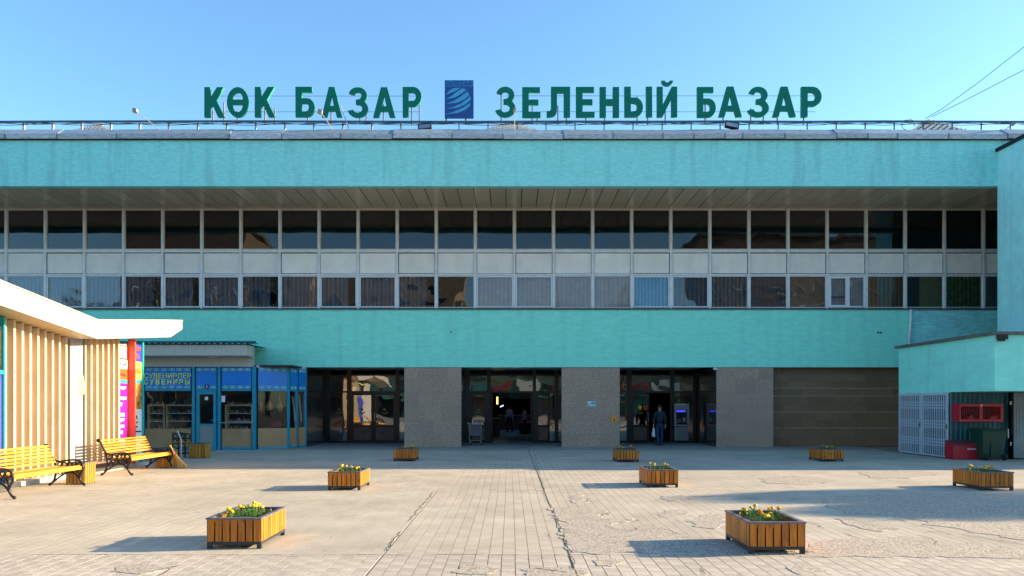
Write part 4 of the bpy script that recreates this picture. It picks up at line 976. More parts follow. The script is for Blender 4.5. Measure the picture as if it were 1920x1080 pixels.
# cash machine
t = thing('cash_machine', 'grey wall-mounted cash machine with a blue lit strip in the right entrance', 'cash machine', (PX(1278, 33.2), 33.44, 0))
def AX(x): return PX(x, 33.2)-t.location.x
m = MB(); z0, z1 = PZ(799, 33.2), PZ(756.5, 33.2)
m.box(AX(1264), AX(1268), -.28, -.06, z0, z1).box(AX(1288), AX(1292), -.28, -.06, z0, z1).box(AX(1268), AX(1288), -.28, -.06, z0, PZ(796, 33.2)).box(AX(1268), AX(1288), -.28, -.06, PZ(768, 33.2), z1)
m.box(AX(1268), AX(1288), -.08, -.062, PZ(796, 33.2), PZ(768, 33.2)).build('housing', 'atm', t, world=False, bevel=.01)
MB().box(AX(1268.5), AX(1285), -.20, -.16, PZ(772.2, 33.2), PZ(769.8, 33.2)).build('light_strip', 'atm_blue', t, world=False)
MB().box(AX(1268.2), AX(1287.8), -.12, -.081, PZ(795.5, 33.2), PZ(773, 33.2)).build('screen_recess', 'black', t, world=False)
m = MB(); 
for i in range(3):
    for j in range(4): m.box(AX(1270.5)+i*.06, AX(1270.5)+i*.06+.04, -.135, -.121, PZ(793, 33.2)+j*.05, PZ(793, 33.2)+j*.05+.03)
m.build('keypad', 'atm', t, world=False)
MB().box(AX(1281), AX(1286), -.15, -.121, PZ(791, 33.2), PZ(783, 33.2)).build('card_slot', 'atm', t, world=False)
MB().box(AX(1266), AX(1286), -.32, -.281, PZ(759, 33.2), PZ(757.4, 33.2)).build('top_lamp', 'white', t, world=False)
MB().box(AX(1265), AX(1291), -.2, -.06, .12, z0-.03).build('pedestal', 'door_panel', t, world=False)
# shopping cart
t = thing('shopping_cart', 'empty wire shopping cart parked at the left of the centre doors', 'cart', (PX(891, 31.0), 31.0, 0))
def cart():
    m = MB(); 
    w0, w1 = .25, .30
    def ring(z, w_, l0, l1, r=.007, ww=None): m.tube([(-w_, l0, z), (w_, l0, z), (w_*.8, l1, z), (-w_*.8, l1, z), (-w_, l0, z)], r, 4)
    for k in range(7): f = k/6; ring(.45+f*.42, .21+.06*f, -.05*f, .62+.12*f, .011 if k in (0, 6) else .005)
    for i in range(9):
        f = -1+2*i/8; m.tube([(f*.21, 0, .45), (f*.27, -.05, .87)], .005, 4); m.tube([(f*.168, .62, .45), (f*.216, .74, .87)], .005, 4); m.tube([(f*.21, 0, .45), (f*.168, .62, .45)], .005, 4)
    for i in range(1, 9):
        f = i/9
        for s in (-1, 1): m.tube([(s*(.21-.042*f), .62*f, .45), (s*(.27-.054*f), -.05+.79*f, .87)], .005, 4)
    m.build('basket', 'steel', t, world=False)
    m = MB()
    for s in (-1, 1):
        m.tube([(s*.27, -.08, .92), (s*.25, 0, .45), (s*.24, .02, .22), (s*.2, .7, .2)], .013, 5)
        for y in (.02, .68): m.tube([(s*.22, y, .2), (s*.22, y, .1)], .012, 5)
    m.tube([(-.24, .02, .22), (.24, .02, .22)], .012, 5); m.build('chassis', 'steel', t, world=False)
    MB().tube([(-.28, -.09, .93), (.28, -.09, .93)], .018, 6).build('handle', 'steel', t, world=False)
    for s in (-1, 1):
        for y in (.02, .68): MB().lathe((s*.22-.012, y, .052), [(.05, 0), (.05, .024)], 10, axis=0).build('wheel', 'rubber', t, world=False)
        MB().ball((s*.29, -.09, .95), .025, 6, 4).build('handle_cap', 'yellow', t, world=False)
cart()

# ================================================================ PEOPLE
def skin_obj(name, verts, edges, radii, mt, parent, root=0, sub=2):
    me = bpy.data.meshes.new(name); me.from_pydata(verts, edges, []); me.materials.append(M[mt])
    o = bpy.data.objects.new(name, me); C.objects.link(o); o.parent = parent
    m = o.modifiers.new('skin', 'SKIN'); me.skin_vertices or None
    lay = me.skin_vertices[0].data
    for i, r in enumerate(radii): lay[i].radius = r if isinstance(r, tuple) else (r, r); lay[i].use_root = (i == root)
    m.use_smooth_shade = True
    s = o.modifiers.new('sub', 'SUBSURF'); s.levels = sub; s.render_levels = sub
    return o
def person(label, loc, rz, top, legs, scale=1, bag=True, stride=.16):
    t = thing('person', label, 'person', loc, rz); t.scale = (scale,)*3
    # faces +Y (away from the camera); height 1.72
    # trousers
    v = [(0, 0, .94), (.09, 0, .90), (.10, stride*.45, .50), (.10, stride*.2, .09), (-.09, 0, .90), (-.10, -stride*.2, .50), (-.10, -stride*1.2, .12), (0, 0, 1.02)]
    skin_obj('trousers', v, [(0, 1), (1, 2), (2, 3), (0, 4), (4, 5), (5, 6), (0, 7)], [(.15, .12), (.10, .105), .068, .055, (.10, .105), .068, .055, (.155, .12)], legs, t)
    # jacket with sleeves
    v = [(0, 0, .93), (0, 0, 1.12), (0, .0, 1.33), (0, 0, 1.43), (.17, 0, 1.39), (.245, -.02, 1.12), (.25, .05, .90), (-.17, 0, 1.39), (-.25, .02, 1.12), (-.26, .02, .89), (0, .01, 1.48)]
    skin_obj('jacket', v, [(0, 1), (1, 2), (2, 3), (3, 4), (4, 5), (5, 6), (3, 7), (7, 8), (8, 9), (3, 10)], [(.175, .125), (.165, .12), (.19, .13), (.12, .09), .075, .058, .048, .075, .058, .048, .07], top, t)
    # body: head, neck and hands on one continuous figure
    v = [(0, 0, 1.0), (0, 0, 1.40), (0, .01, 1.50), (0, .015, 1.57), (0, .02, 1.645), (.17, 0, 1.37), (.245, -.02, 1.12), (.25, .05, .88), (.25, .07, .80), (-.17, 0, 1.37), (-.25, .02, 1.12), (-.26, .02, .87), (-.26, .03, .79)]
    E_ = [(0, 1), (1, 2), (2, 3), (3, 4), (1, 5), (5, 6), (6, 7), (7, 8), (1, 9), (9, 10), (10, 11), (11, 12)]
    R_ = [.1, .08, .05, (.075, .085), (.075, .09), .05, .04, .03, .042, .05, .04, .03, .042]
    nb = len(v)
    for (hx, hy, hz, s) in ((.25, .07, .80, 1), (-.26, .03, .79, -1)):
        par = 8 if s == 1 else 12
        for k in range(4):
            a = len(v); oy = -.03+.02*k; ln = (.065, .08, .075, .06)[k]
            v += [(hx-.004*s, hy+oy, hz-.03-ln*.5), (hx-.02*s, hy+oy+.004, hz-.04-ln)]; E_ += [(par, a), (a, a+1)]; R_ += [.010, .009]
        a = len(v); v += [(hx-.02*s, hy+.045, hz-.02), (hx-.03*s, hy+.05, hz-.055)]; E_ += [(par, a), (a, a+1)]; R_ += [.011, .010]
    skin_obj('body', v, E_, R_, 'skin', t)
    MB().ball((0, .035, 1.655), .098, 12, 8, sc=(.86, 1.0, 1.08)).build('hair', 'hair', t, world=False, smooth=True)
    m = MB()
    m.ball((.088, .02, 1.60), .022, 6, 4, sc=(.5, 1, 1.4)); m.ball((-.088, .02, 1.60), .022, 6, 4, sc=(.5, 1, 1.4)); m.build('ears', 'skin', t, world=False, smooth=True)
    for (x, y, z, dz) in ((.10, stride*.22, .0, 0), (-.10, -stride*1.22, .02, .03)):
        MB().hexa([(x-.045, y-.08, z+.002), (x+.045, y-.08, z+.002), (x+.05, y+.18, z+.002-dz*.6), (x-.05, y+.18, z+.002-dz*.6)], [(x-.035, y-.06, z+.11), (x+.035, y-.06, z+.11), (x+.03, y+.10, z+.07), (x-.03, y+.10, z+.07)]).build('shoe', 'shoe', t, world=False, bevel=.02)
    return t
PD = 31.4
person('man seen from behind in navy jacket and blue jeans walking into the right entrance', (PX(1237, PD), PD, .002), 0, 'navy', 'jeans', .985)
o = MB(); n = 8
o.add([(-.05, -.1, .02), (.02, -.12, .0), (.06, .1, .0), (-.04, .12, .02), (-.11, -.12, -.30), (.03, -.15, -.34), (.09, .14, -.33), (-.08, .15, -.30), (-.01, -.02, .10), (.01, .03, .10)], [(0, 1, 5, 4), (1, 2, 6, 5), (2, 3, 7, 6), (3, 0, 4, 7), (4, 5, 6, 7), (0, 1, 8), (1, 2, 9, 8), (2, 3, 9), (3, 0, 8, 9)])
o = o.build('shopping_bag', 'bag', bevel=.02); o.location = (PX(1237, PD)-.25, PD, .68); o['label'] = 'white plastic bag in the left hand of the man at the right entrance'; o['category'] = 'bag'
person('distant shopper in a white shirt standing deep inside the centre hall', (PX(955, 46), 46, .004), 2.6, 'shirt', 'navy', .95)
person('shopper in pale clothes near the stall at the right inside the hall', (PX(984, 42.4), 42.4, .004), 1.2, 'shirt', 'navy', .9)

# ================================================================ SOUVENIR SHOP
sh = thing('souvenir_shop', 'blue-framed souvenir shop with a lettered blue fascia and glazed front', 'shop', (-12, 29, 0))
D1 = 28.5
XS0, XS1 = -17.0, PX(480, D1)
XC2, YC2 = PX(540, 29.2), 29.2
XC3, YC3 = PX(573, 30.2), 30.2
zA, zB, zC = .0, PZ(731, D1), PZ(689, D1)         # floor, head of windows, top of sign band
def wbox(m, x0, y0, x1, y1, z0, z1, off0, off1, mi=0):
    d = Vector((x1-x0, y1-y0)); n_ = Vector((d.y, -d.x)).normalized()   # towards the camera side
    a = Vector((x0, y0)); b = Vector((x1, y1))
    P_ = [a+n_*off0, b+n_*off0, b+n_*off1, a+n_*off1]
    m.hexa([(p.x, p.y, z0) for p in P_], [(p.x, p.y, z1) for p in P_], mi); return m
segs = [((PX(175, D1), D1), (PX(270, D1), D1), 0), ((PX(270, D1), D1), (PX(361, D1), D1), 1), ((PX(366, D1), D1), (PX(409, D1), D1), 2), ((PX(414, D1), D1), (PX(474, D1), D1), 3), ((XS1+.02, D1+.02), (XC2, YC2), 4), ((XC2+.03, YC2+.05), ((XC2+XC3)/2, (YC2+YC3)/2), 5), (((XC2+XC3)/2+.02, (YC2+YC3)/2+.03), (XC3, YC3), 6)]
# posts
for (x, y, w_) in ((PX(268, D1), D1, .10), (PX(363.5, D1), D1, .10), (PX(411.5, D1), D1, .10), (PX(477, D1), D1, .13), (XC2+.015, YC2+.02, .09), ((XC2+XC3)/2, (YC2+YC3)/2, .05), (XC3, YC3, .08)):
    MB().box(x-w_/2, x+w_/2, y-.06, y+.05, 0, zC+.02).build('post', 'shopblue', sh)
for (a, b, k) in segs:
    d = (Vector(b)-Vector(a)); L = d.length; e = d.normalized()*.045; a_ = (a[0]+e.x, a[1]+e.y); b_ = (b[0]-e.x, b[1]-e.y)
    sp = wbox(MB(), *a_, *b_, zB+.03, zC, -.02, .03).build('sign_panel', 'shopsign', sh)
    # ornament chains along the top and bottom of each panel
    m = MB(); dd = Vector(b_)-Vector(a_); n_ = Vector((dd.y, -dd.x)).normalized(); LL = dd.length; u = dd.normalized(); s = .0
    pitch = .30 if k < 5 else .25
    cnt = max(1, round(LL/pitch))
    for zc_ in (zB+.10, zC-.08):
        for i in range(cnt):
            c0 = (i+.5)/cnt*LL; hw = LL/cnt*.40
            def Q(s_, z_, o_=.034): p = Vector(a_)+u*s_+n_*o_; return (p.x, p.y, z_)
            for (sa, za, sb, zb_) in ((c0-hw, zc_, c0-hw*.6, zc_+.04), (c0-hw*.6, zc_+.04, c0+hw*.6, zc_+.04), (c0+hw*.6, zc_+.04, c0+hw, zc_), (c0+hw, zc_, c0+hw*.6, zc_-.04), (c0+hw*.6, zc_-.04, c0-hw*.6, zc_-.04), (c0-hw*.6, zc_-.04, c0-hw, zc_), (c0-hw*.3, zc_+.012, c0+hw*.3, zc_+.012), (c0-hw*.3, zc_-.012, c0+hw*.3, zc_-.012)):
                m.tube([Q(sa, za), Q(sb, zb_)], .011, 4)
    m.build('ornament_chain', 'ornament', sp)
    wbox(MB(), *a_, *b_, zB-.04, zB+.027, -.04, .04).build('head_rail', 'shopblue', sh); wbox(MB(), *a_, *b_, 0, .10, -.04, .04).build('bottom_rail', 'shopblue', sh)
    if k == 2:   # door
        m = MB(); X0, X1 = a_[0]+.01, b_[0]-.01; z1 = zB-.05
        m.box(X0, X0+.12, D1-.03, D1+.03, .03, z1).box(X1-.12, X1, D1-.03, D1+.03, .03, z1).box(X0+.121, X1-.121, D1-.03, D1+.03, z1-.12, z1).box(X0+.121, X1-.121, D1-.03, D1+.03, .03, .13).box(X0+.121, X1-.121, D1-.03, D1+.03, PZ(796, D1)-.03, PZ(796, D1)+.03)
        dr = m.build('door', 'shopblue', sh)
        MB().box(X0+.12, X1-.12, D1-.004, D1+.004, PZ(796, D1)+.03, z1-.12).build('pane', 'glass', dr)
        MB().box(X0+.122, X1-.122, D1-.012, D1+.012, .131, PZ(796, D1)-.031).build('kick_panel', 'door_panel', dr)
        MB().tube([(X1-.06, D1-.03, PZ(788, D1)), (X1-.06, D1-.09, PZ(788, D1)), (X1-.20, D1-.09, PZ(788, D1))], .012, 6).box(X1-.08, X1-.04, D1-.045, D1-.031, PZ(792, D1), PZ(783, D1)).build('handle', 'cyan_print', dr)
    else:
        wbox(MB(), *a_, *b_, .80, zB-.045, -.004, .004).build('pane', 'glass', sh)
        wbox(MB(), *a_, *b_, .10, .80, -.02, .015).build('lower_panel', 'counter', sh)
    if k in (1, 3):
        pass
# lettering
xa = PX(269, D1-.05)+.02
h1 = PZ(699.3, D1)-PZ(709.3, D1)
for (txt, yb_, x0, x1) in (('СУВЕНИРЛЕР', 709.6, 270, 358), ('СУВЕНИРЫ', 721, 270, 358)):
    X0, X1 = PX(x0, D1-.04), PX(x1, D1-.04); n = len(txt); stp = (X1-X0)/n
    if n == 10: link('lettering', text_mesh('lettering', txt, h1, X1-X0, .01, ['yellow'], .0005), sh, loc=(X0, D1-.044, PZ(yb_, D1)))
    else:
        for i, ch in enumerate(txt):
            link('lettering', text_mesh('lettering', ch, h1, stp*(.66 if ch != 'Ы' else .78), .01, ['yellow'], .004), sh, loc=(X0+i*stp, D1-.044, PZ(yb_, D1)))
o = MB().box(PX(384.3, D1-.05), PX(391, D1-.05), D1-.06, D1-.045, PZ(728.5, D1), PZ(721.5, D1)).build('number_plate', 'poster_black', sh)
link('digit', text_mesh('digit', '1', .085, .04, .004, ['poster_white'], .004), o, loc=(PX(387.0, D1-.05), D1-.066, PZ(727.2, D1)))
# head siding above the sign, awning box and corrugated roof
YA = 27.7
m = MB(); x = PX(170, D1)
while x < PX(474, D1)-.01:
    m.box(x+.003, min(x+.10, PX(474.5, D1)), D1-.05, D1, zC+.025, PZ(672, YA)+.05); x += .103
m.build('siding', 'siding', sh, kind='stuff')
za0, za1 = PZ(666.5, YA), PZ(646.5, YA)
m = MB(); x = PX(170, YA); XE = PX(463, YA)
while x < XE-.01:
    m.box(x+.003, min(x+.118, XE), YA, YA+.03, za0, za1); x += .121
m.build('awning_front', 'siding', sh, kind='stuff')
m = MB(); m.hexa([(PX(170, YA), YA+.031, za0+.01), (XE, YA+.031, za0+.01), (XE, D1-.051, PZ(672, D1)), (PX(170, YA), D1-.051, PZ(672, D1))], [(PX(170, YA), YA+.031, za0+.03), (XE, YA+.031, za0+.03), (XE, D1-.051, PZ(672, D1)+.02), (PX(170, YA), D1-.051, PZ(672, D1)+.02)])
m.hexa([(XE-.02, YA+.032, za0+.03), (XE, YA+.032, za0+.03), (PX(474, D1), D1, za0), (PX(474, D1)-.02, D1, za0)], [(XE-.02, YA+.032, za1), (XE, YA+.032, za1), (PX(474, D1), D1, za1), (PX(474, D1)-.02, D1, za1)])
m.box(XE, PX(475, D1), D1-.02, D1, zC+.02, za1); m.build('awning_soffit', 'siding', sh)
MB().box(PX(397, 28.2), PX(408, 28.2), 28.0, 28.25, za0-.05, za0+.0).build('awning_lamp', 'white', sh)
m = MB(); x = PX(150, YA); vs = []; fs = []; i = 0; XE2 = PX(481, YA)
while x < XE2:
    ph = (i % 4); z = (0, .035, .035, 0)[ph]; vs += [(x, YA-.12, za1+.02+z), (x, 30.15 if x < PX(474, D1) else 27.95, za1+.06+z)]; i += 1; x += (.06, .04, .06, .06)[ph]
for k in range(i-1): fs.append((2*k, 2*k+2, 2*k+3, 2*k+1))
m.add(vs, fs); m.build('roof_sheet', 'corr_roof', sh, kind='stuff')
MB().box(PX(150, YA), XE2, YA-.11, YA-.06, za1+.055, za1+.13).build('roof_edge', 'corr_roof', sh)
# angled part's dusty head
m = MB(); wbox(m, XS1, D1+.04, XC2, YC2+.04, zC+.01, zlb-.005, -.05, .0); wbox(m, XC2, YC2+.05, XC3, YC3+.03, zC+.01, zlb-.005, -.05, 0); m.build('head_board', 'siding', sh)
m = MB(); m.hexa([(PX(484, 28.9), 28.75, zlb-.05), (PX(538, 28.9), 29.0, zlb-.07), (PX(538, 28.9), 29.5, zlb-.04), (PX(484, 28.9), 29.3, zlb-.03)], [(PX(484, 28.9), 28.75, zlb-.03), (PX(538, 28.9), 29.0, zlb-.04), (PX(538, 28.9), 29.5, zlb-.02), (PX(484, 28.9), 29.3, zlb-.01)]); m.build('loose_flashing', 'kerb', sh)
# interior
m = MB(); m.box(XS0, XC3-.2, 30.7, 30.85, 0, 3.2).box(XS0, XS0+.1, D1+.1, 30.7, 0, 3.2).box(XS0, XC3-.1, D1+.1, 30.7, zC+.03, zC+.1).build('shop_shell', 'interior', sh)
MB().add([(XS0, D1, .004), (XC3-.1, D1, .004), (XC3-.1, 30.7, .004), (XS0, 30.7, .004)], [(0, 1, 2, 3)]).build('shop_floor', 'counter', sh)
random.seed(12)
M['goods'] = mat('souvenir_goods', (.30, .20, .14), .5, rnd=.75)
def shelfunit(x0, x1, label):
    X0, X1 = PX(x0, 29), PX(x1, 29); t = thing('shelf_unit', label, 'shelf', ((X0+X1)/2, 29.2, 0)); w_ = (X1-X0)/2
    m = MB(); m.box(-w_, -w_+.05, 0, .35, .02, 1.72).box(w_-.05, w_, 0, .35, .02, 1.72).box(-w_+.05, w_-.05, 0, .35, 1.66, 1.72)
    m.build('case', 'shelf', t, world=False)
    for z in (.75, 1.05, 1.36): MB().box(-w_+.05, w_-.05, .02, .34, z, z+.02).build('shelf_board', 'white', t, world=False)
    g_ = MB()
    for z in (.77, 1.07, 1.38, 1.72):
        x = -w_+.08
        while x < w_-.1:
            r = random.uniform(.02, .045); hh_ = random.uniform(.06, .17)
            k = random.random()
            if k < .5: g_.lathe((x, random.uniform(.08, .2), z), [(r*.7, 0), (r, hh_*.35), (r*.5, hh_*.7), (r*.6, hh_)], 7, 0)
            elif k < .8: g_.box(x-r, x+r, .08, .2, z, z+hh_*.8, 0)
            else: g_.ball((x, .12, z+r), r, 7, 4)
            for q_ in range(len(g_.f)-len(g_.t)): pass
            x += r*2+random.uniform(.01, .05)
    # tones per island
    tn = 0
    for i in range(len(g_.t)): 
        if i % 6 == 0: tn = random.random()
        g_.t[i] = max(.01, tn)
    g_.build('goods', 'goods', t, world=False, kind='stuff')
shelfunit(272, 304, 'narrow shelf of small souvenirs behind the left shop window')
shelfunit(307, 358, 'wider shelf of figurines behind the lettered shop sign')
shelfunit(418, 470, 'shelf of souvenirs behind the window right of the shop door')
for i, (x, y0, y1, s) in enumerate(((489, 737, 772, 1.0), (505, 739, 770, 1.15), (525, 740, 772, 1.0))):
    D = 29.6; t = thing('dombra', ('leftmost long-necked wooden lute hanging in the corner shop window', 'middle wooden lute hanging in the corner shop window', 'rightmost wooden lute hanging in the corner shop window')[i], 'instrument', (PX(x, D), D, PZ(y1, D)), 0, 'lutes hanging in the corner shop window')
    MB().lathe((0, 0, 0), [(.02, -.02), (.09*s, .02), (.12*s, .12), (.10*s, .25), (.045, .38), (.015, .44)], 12).build('sound_box', 'counter', t, world=False, smooth=True)
    MB().tube([(0, -.02, .40), (0, -.02, .72)], .014, 6).build('neck', 'counter', t, world=False)
o = MB().ball((PX(517, 29.9), 29.9, .93), .2, 12, 7, sc=(1.2, .8, .62), jit=.08).build('red_textile_bundle', 'redlid', smooth=True); o['label'] = 'dark red folded textile lying in the corner shop window'; o['category'] = 'textile'
t = thing('display_table', 'low display table with pale cloth in the corner shop window', 'table', (PX(512, 29.9), 29.9, 0))
MB().box(-.5, .5, -.25, .25, .70, .78).build('top', 'shelf', t, world=False)
for sx in (-.45, .45):
    for sy in (-.2, .2): MB().box(sx-.025, sx+.025, sy-.025, sy+.025, .01, .699).build('leg', 'shelf', t, world=False)
o = MB().box(-.07, .07, -.006, 0, 0, .24).build('paper_notice', 'poster_white'); o.location = (PX(418.5, D1-.02), D1-.014, PZ(754, D1)); o['label'] = 'small paper notice taped inside the window right of the shop door'; o['category'] = 'notice'
o = MB().box(-.06, .06, -.006, 0, 0, .12).build('paper_notice', 'poster_white'); o.location = (PX(387, D1-.02), D1-.014, PZ(750, D1)); o['label'] = 'tiny pale paper on the glass of the shop door'; o['category'] = 'notice'
MB().tube([(PX(414, D1), D1-.16, PZ(792.5, D1)), (PX(476, D1), D1-.16, PZ(792.5, D1))], .02, 6).tube([(PX(414, D1), D1-.16, PZ(792.5, D1)), (PX(414, D1), D1, PZ(792.5, D1))], .015, 6).tube([(PX(476, D1), D1-.16, PZ(792.5, D1)), (PX(476, D1), D1, PZ(792.5, D1))], .015, 6).build('guard_bar', 'grey', sh)
# white horn shapes in the last bay
for i, x in enumerate((548, 560)):
    D = 30.0; o = MB().tube(smooth_path([(PX(x, D), D, PZ(742, D)), (PX(x+3, D), D, PZ(765, D)), (PX(x+5, D), D, PZ(790, D))]), .03, 6).build('hanging_horn', 'white'); o['label'] = ('left pale horn hanging in the narrow end window of the shop', 'right pale horn hanging in the narrow end window of the shop')[i]; o['category'] = 'ornament'

# ================================================================ KIOSK
KX = -10.5
kk = thing('kiosk', 'cream kiosk with vertical fins and a folded butterfly roof at the left', 'kiosk', (KX-2, 16, 0))
PF = .264; D0 = 15.82
random.seed(2)
fin = MB().box(-.17, 0, -.025, .025, 0, 1)
def soffz(D):   # soffit height from the folded roof
    P_ = [(6.0, 3.2), (9.2, 3.30), (13.2, 3.80), (17.9, 3.30), (21.76, 3.69), (22.54, 4.0)]
    for (a, za), (b, zb_) in zip(P_, P_[1:]):
        if a <= D <= b: return za+(zb_-za)*(D-a)/(b-a)
    return 3.3
base_z = .12
n = 0
for i in range(-1, 17):
    if i in (8, 9) or i == -1: continue
    D = D0+i*PF; m = MB(); z1 = min(soffz(D-.03), soffz(D+.03))-.006
    zb_ = .28 if i > 9 else .12
    m.box(KX-.19, KX, D-.036, D+.036, zb_, z1)
    m.build('fin', 'fin_grey' if i in (10,) else 'fin', kk)
# flat door panel between the fins
Dd0, Dd1 = D0+7*PF+.16, D0+9*PF+.16
dp = MB().box(KX-.06, KX-.01, Dd0, Dd1, .12, soffz(Dd1)-.01).build('door', 'cream', kk)
MB().hexa([(KX-.009, Dd1-.22, 1.95), (KX+.10, Dd1-.10, 2.0), (KX+.10, Dd1-.04, 2.0), (KX-.009, Dd1-.02, 1.95)], [(KX-.009, Dd1-.22, 2.38), (KX+.02, Dd1-.10, 2.45), (KX+.02, Dd1-.04, 2.45), (KX-.009, Dd1-.02, 2.38)]).build('wall_lamp', 'cream_soffit', dp)
# backing wall behind fins, plinth, rear body
MB().box(KX-.25, KX-.20, D0-.16, 20.2, .1, 3.28).build('backing_wall', 'fin', kk)
MB().box(KX-5, KX-.255, 9.0, 21.3, .1, 3.28).build('body', 'cream', kk)
for i in range(9):
    a = 13.0+i*.95; MB().box(KX-.3, KX+.14, a+.004, a+.946, 0.0, .10).build('kerb_stone', 'kerb', ground, bevel=.008)
MB().box(KX-.22, KX-.12, D0+10*PF-.1, 20.9, .1, .28).build('plinth', 'plinth', kk)
MB().box(KX-.19, KX-.02, 15.52, 15.60, .12, soffz(15.6)-.02).build('corner_post', 'fin_grey', kk)
# near window with posters (left frame edge)
m = MB(); ya, yb = 13.2, 15.50
m.box(KX-.08, KX+.02, yb-.05, yb, .12, soffz(15.5)-.01).box(KX-.08, KX+.02, ya, yb-.05, 2.36, 2.44).build('window_frame', 'teal_trim', kk)
w1 = MB().box(KX-.07, KX-.02, ya, yb-.051, 2.441, 3.35).build('poster_panel', 'poster_black', kk)
w2 = MB().box(KX-.07, KX-.02, ya, yb-.051, .13, 2.359).build('poster_panel', 'poster_blue', kk)
for (z0, z1, p) in ((2.55, 3.25, w1), (.3, 2.25, w2)):
    MB().box(KX-.018, KX-.012, ya+.1, yb-.13, z1-.03, z1).box(KX-.018, KX-.012, yb-.16, yb-.13, z0, z1-.03).box(KX-.018, KX-.012, ya+.1, yb-.16, z0-.03, z0).build('poster_border', 'yellow', p)
# ad boards at the far end
def adplane(Da, Db, z0, z1, mt, par=None, x=KX-.02, name='ad_panel', **kw):
    return MB().box(x-.03, x, Da, Db, z0, z1).build(name, mt, par or kk, **kw)
def adtext(txt, Da, Db, z0, h_, mt, par, x=KX-.019):
    me = text_mesh('lettering', txt, h_, Db-Da, .004, [mt], .004)
    # text faces +X: text runs from far to near? viewer on +X side looking -X sees +Y to the right
    o = link('lettering', me, par); o.rotation_euler = (0, 0, radians(90)); o.location = (x+.004, Da, z0); return o
def zx(y, x): D = -KX*F/(CX-x); return PZ(y, D)
ad = thing('advert_wall', 'tall board of coloured adverts with pink, red and orange panels at the kiosk end', 'advert board', (KX, 20.3, 0))
Da, Db = 20.05, 20.50
A_ = adplane(Da, Db, 2.95, 3.33, 'poster_red', ad); MB().box(KX-.019, KX-.016, Da+.09, Db-.05, 2.99, 3.30).build('white_card', 'poster_white', A_)
A_ = adplane(Da, Db, 2.70, 2.948, 'poster_white', ad); adtext('Kcell', Da+.16, Db-.06, 2.79, .08, 'poster_blue', A_); MB().lathe((KX-.018, Da+.10, 2.83), [(.035, -.001), (.035, .003)], 10, axis=0).build('logo_dot', 'poster_blue', A_)
A_ = adplane(Da, Db, 2.40, 2.698, 'poster_orange', ad); adtext('Beeline', Da+.05, Db-.08, 2.50, .09, 'poster_red', A_)
adplane(Da, Db, 2.31, 2.398, 'teal_trim', ad, x=KX-.015, name='trim')
A_ = adplane(Da, Db, .45, 2.308, 'magenta', ad)
for (txt, z, w_) in (('әлеров', 2.12, .34), ('ксерок', 1.84, .38), ('су', 1.68, .16), ('иска', 1.40, .26), ('еров', 1.25, .26), ('уска', 1.08, .24), ('ад', .93, .16)):
    adtext(txt, Da+.04, Da+.04+w_, z, .10, 'poster_white', A_)
MB().box(KX-.018, KX-.014, Da+.04, Da+.3, .55, .80).build('white_card', 'poster_white', A_)
adplane(Da, Db, .12, .448, 'plinth', ad, name='base')
MB().box(KX-.03, KX+.16, 20.56, 20.62, .10, soffz(20.5)-.03).build('fin', 'red_fin', ad)
Da, Db = 20.70, 21.22
A_ = adplane(Da, Db, 2.93, 3.42, 'poster_blue', ad, x=KX+.02); adtext('ЦИФРОВАЯ', Da+.02, Db-.05, 3.22, .13, 'poster_orange', A_, x=KX+.021); adtext('ЛИНЗА', Da+.02, Db-.15, 3.02, .13, 'poster_orange', A_, x=KX+.021)
A_ = adplane(Da, Db, 2.42, 2.928, 'poster_yellow', ad, x=KX+.02); adtext('RedBull', Da+.02, Db-.05, 2.60, .15, 'poster_orange', A_, x=KX+.021)
adplane(Da, Db, 2.33, 2.418, 'teal_trim', ad, x=KX+.025, name='trim')
A_ = adplane(Da, Db, 1.60, 2.328, 'poster_brown', ad, x=KX+.02)
A_ = adplane(Da, Db, .30, 1.598, 'poster_white', ad, x=KX+.02)
MB().box(KX+.021, KX+.024, Da+.12, Da+.26, 1.32, 1.42).box(KX+.021, KX+.024, Da+.10, Da+.2, 1.43, 1.50).build('print_mark', 'poster_black', A_)
for (txt, z) in (('тел', 1.2), ('тел', 1.08)): adtext(txt, Da+.1, Da+.28, z, .05, 'poster_black', A_, x=KX+.021)
adtext('Принтер', Da+.08, Db-.04, .94, .06, 'poster_black', A_, x=KX+.021)
MB().box(KX-.04, KX+.05, 21.222, 21.30, .1, 3.52).build('edge_trim', 'teal_trim', ad)
MB().box(KX-.15, KX-.055, 20.02, 21.3, .1, 3.4).build('backing', 'cream', ad)
# folded roof: fascia boards, soffit and deck
FX = -9.9
prof = [(6.0, 3.65, 3.20), (9.2, 3.75, 3.30), (13.2, 4.27, 3.80), (17.9, 3.745, 3.30), (21.76, 4.17, 3.69), (22.54, 4.25, 4.0)]
def lerp(D, k):
    for a, b in zip(prof, prof[1:]):
        if a[0] <= D <= b[0]+1e-6: return a[k]+(b[k]-a[k])*(D-a[0])/(b[0]-a[0])
m = MB(); D = 6.0
while D < 22.535:
    e = min(D+.118, 22.54)
    for br in (9.2, 13.2, 17.9, 21.76):
        if D < br-1e-6 < e: e = br
    a, b = D+.0012, e-.0012
    dx = random.uniform(0, .0015)
    m.hexa([(FX-.03, a, lerp(a, 2)), (FX+dx, a, lerp(a, 2)), (FX+dx, b, lerp(b, 2)), (FX-.03, b, lerp(b, 2))], [(FX-.03, a, lerp(a, 1)), (FX+dx, a, lerp(a, 1)), (FX+dx, b, lerp(b, 1)), (FX-.03, b, lerp(b, 1))]); D = e
m.build('fascia_boards', 'cream', kk, kind='stuff')
m = MB(); x = -15.5
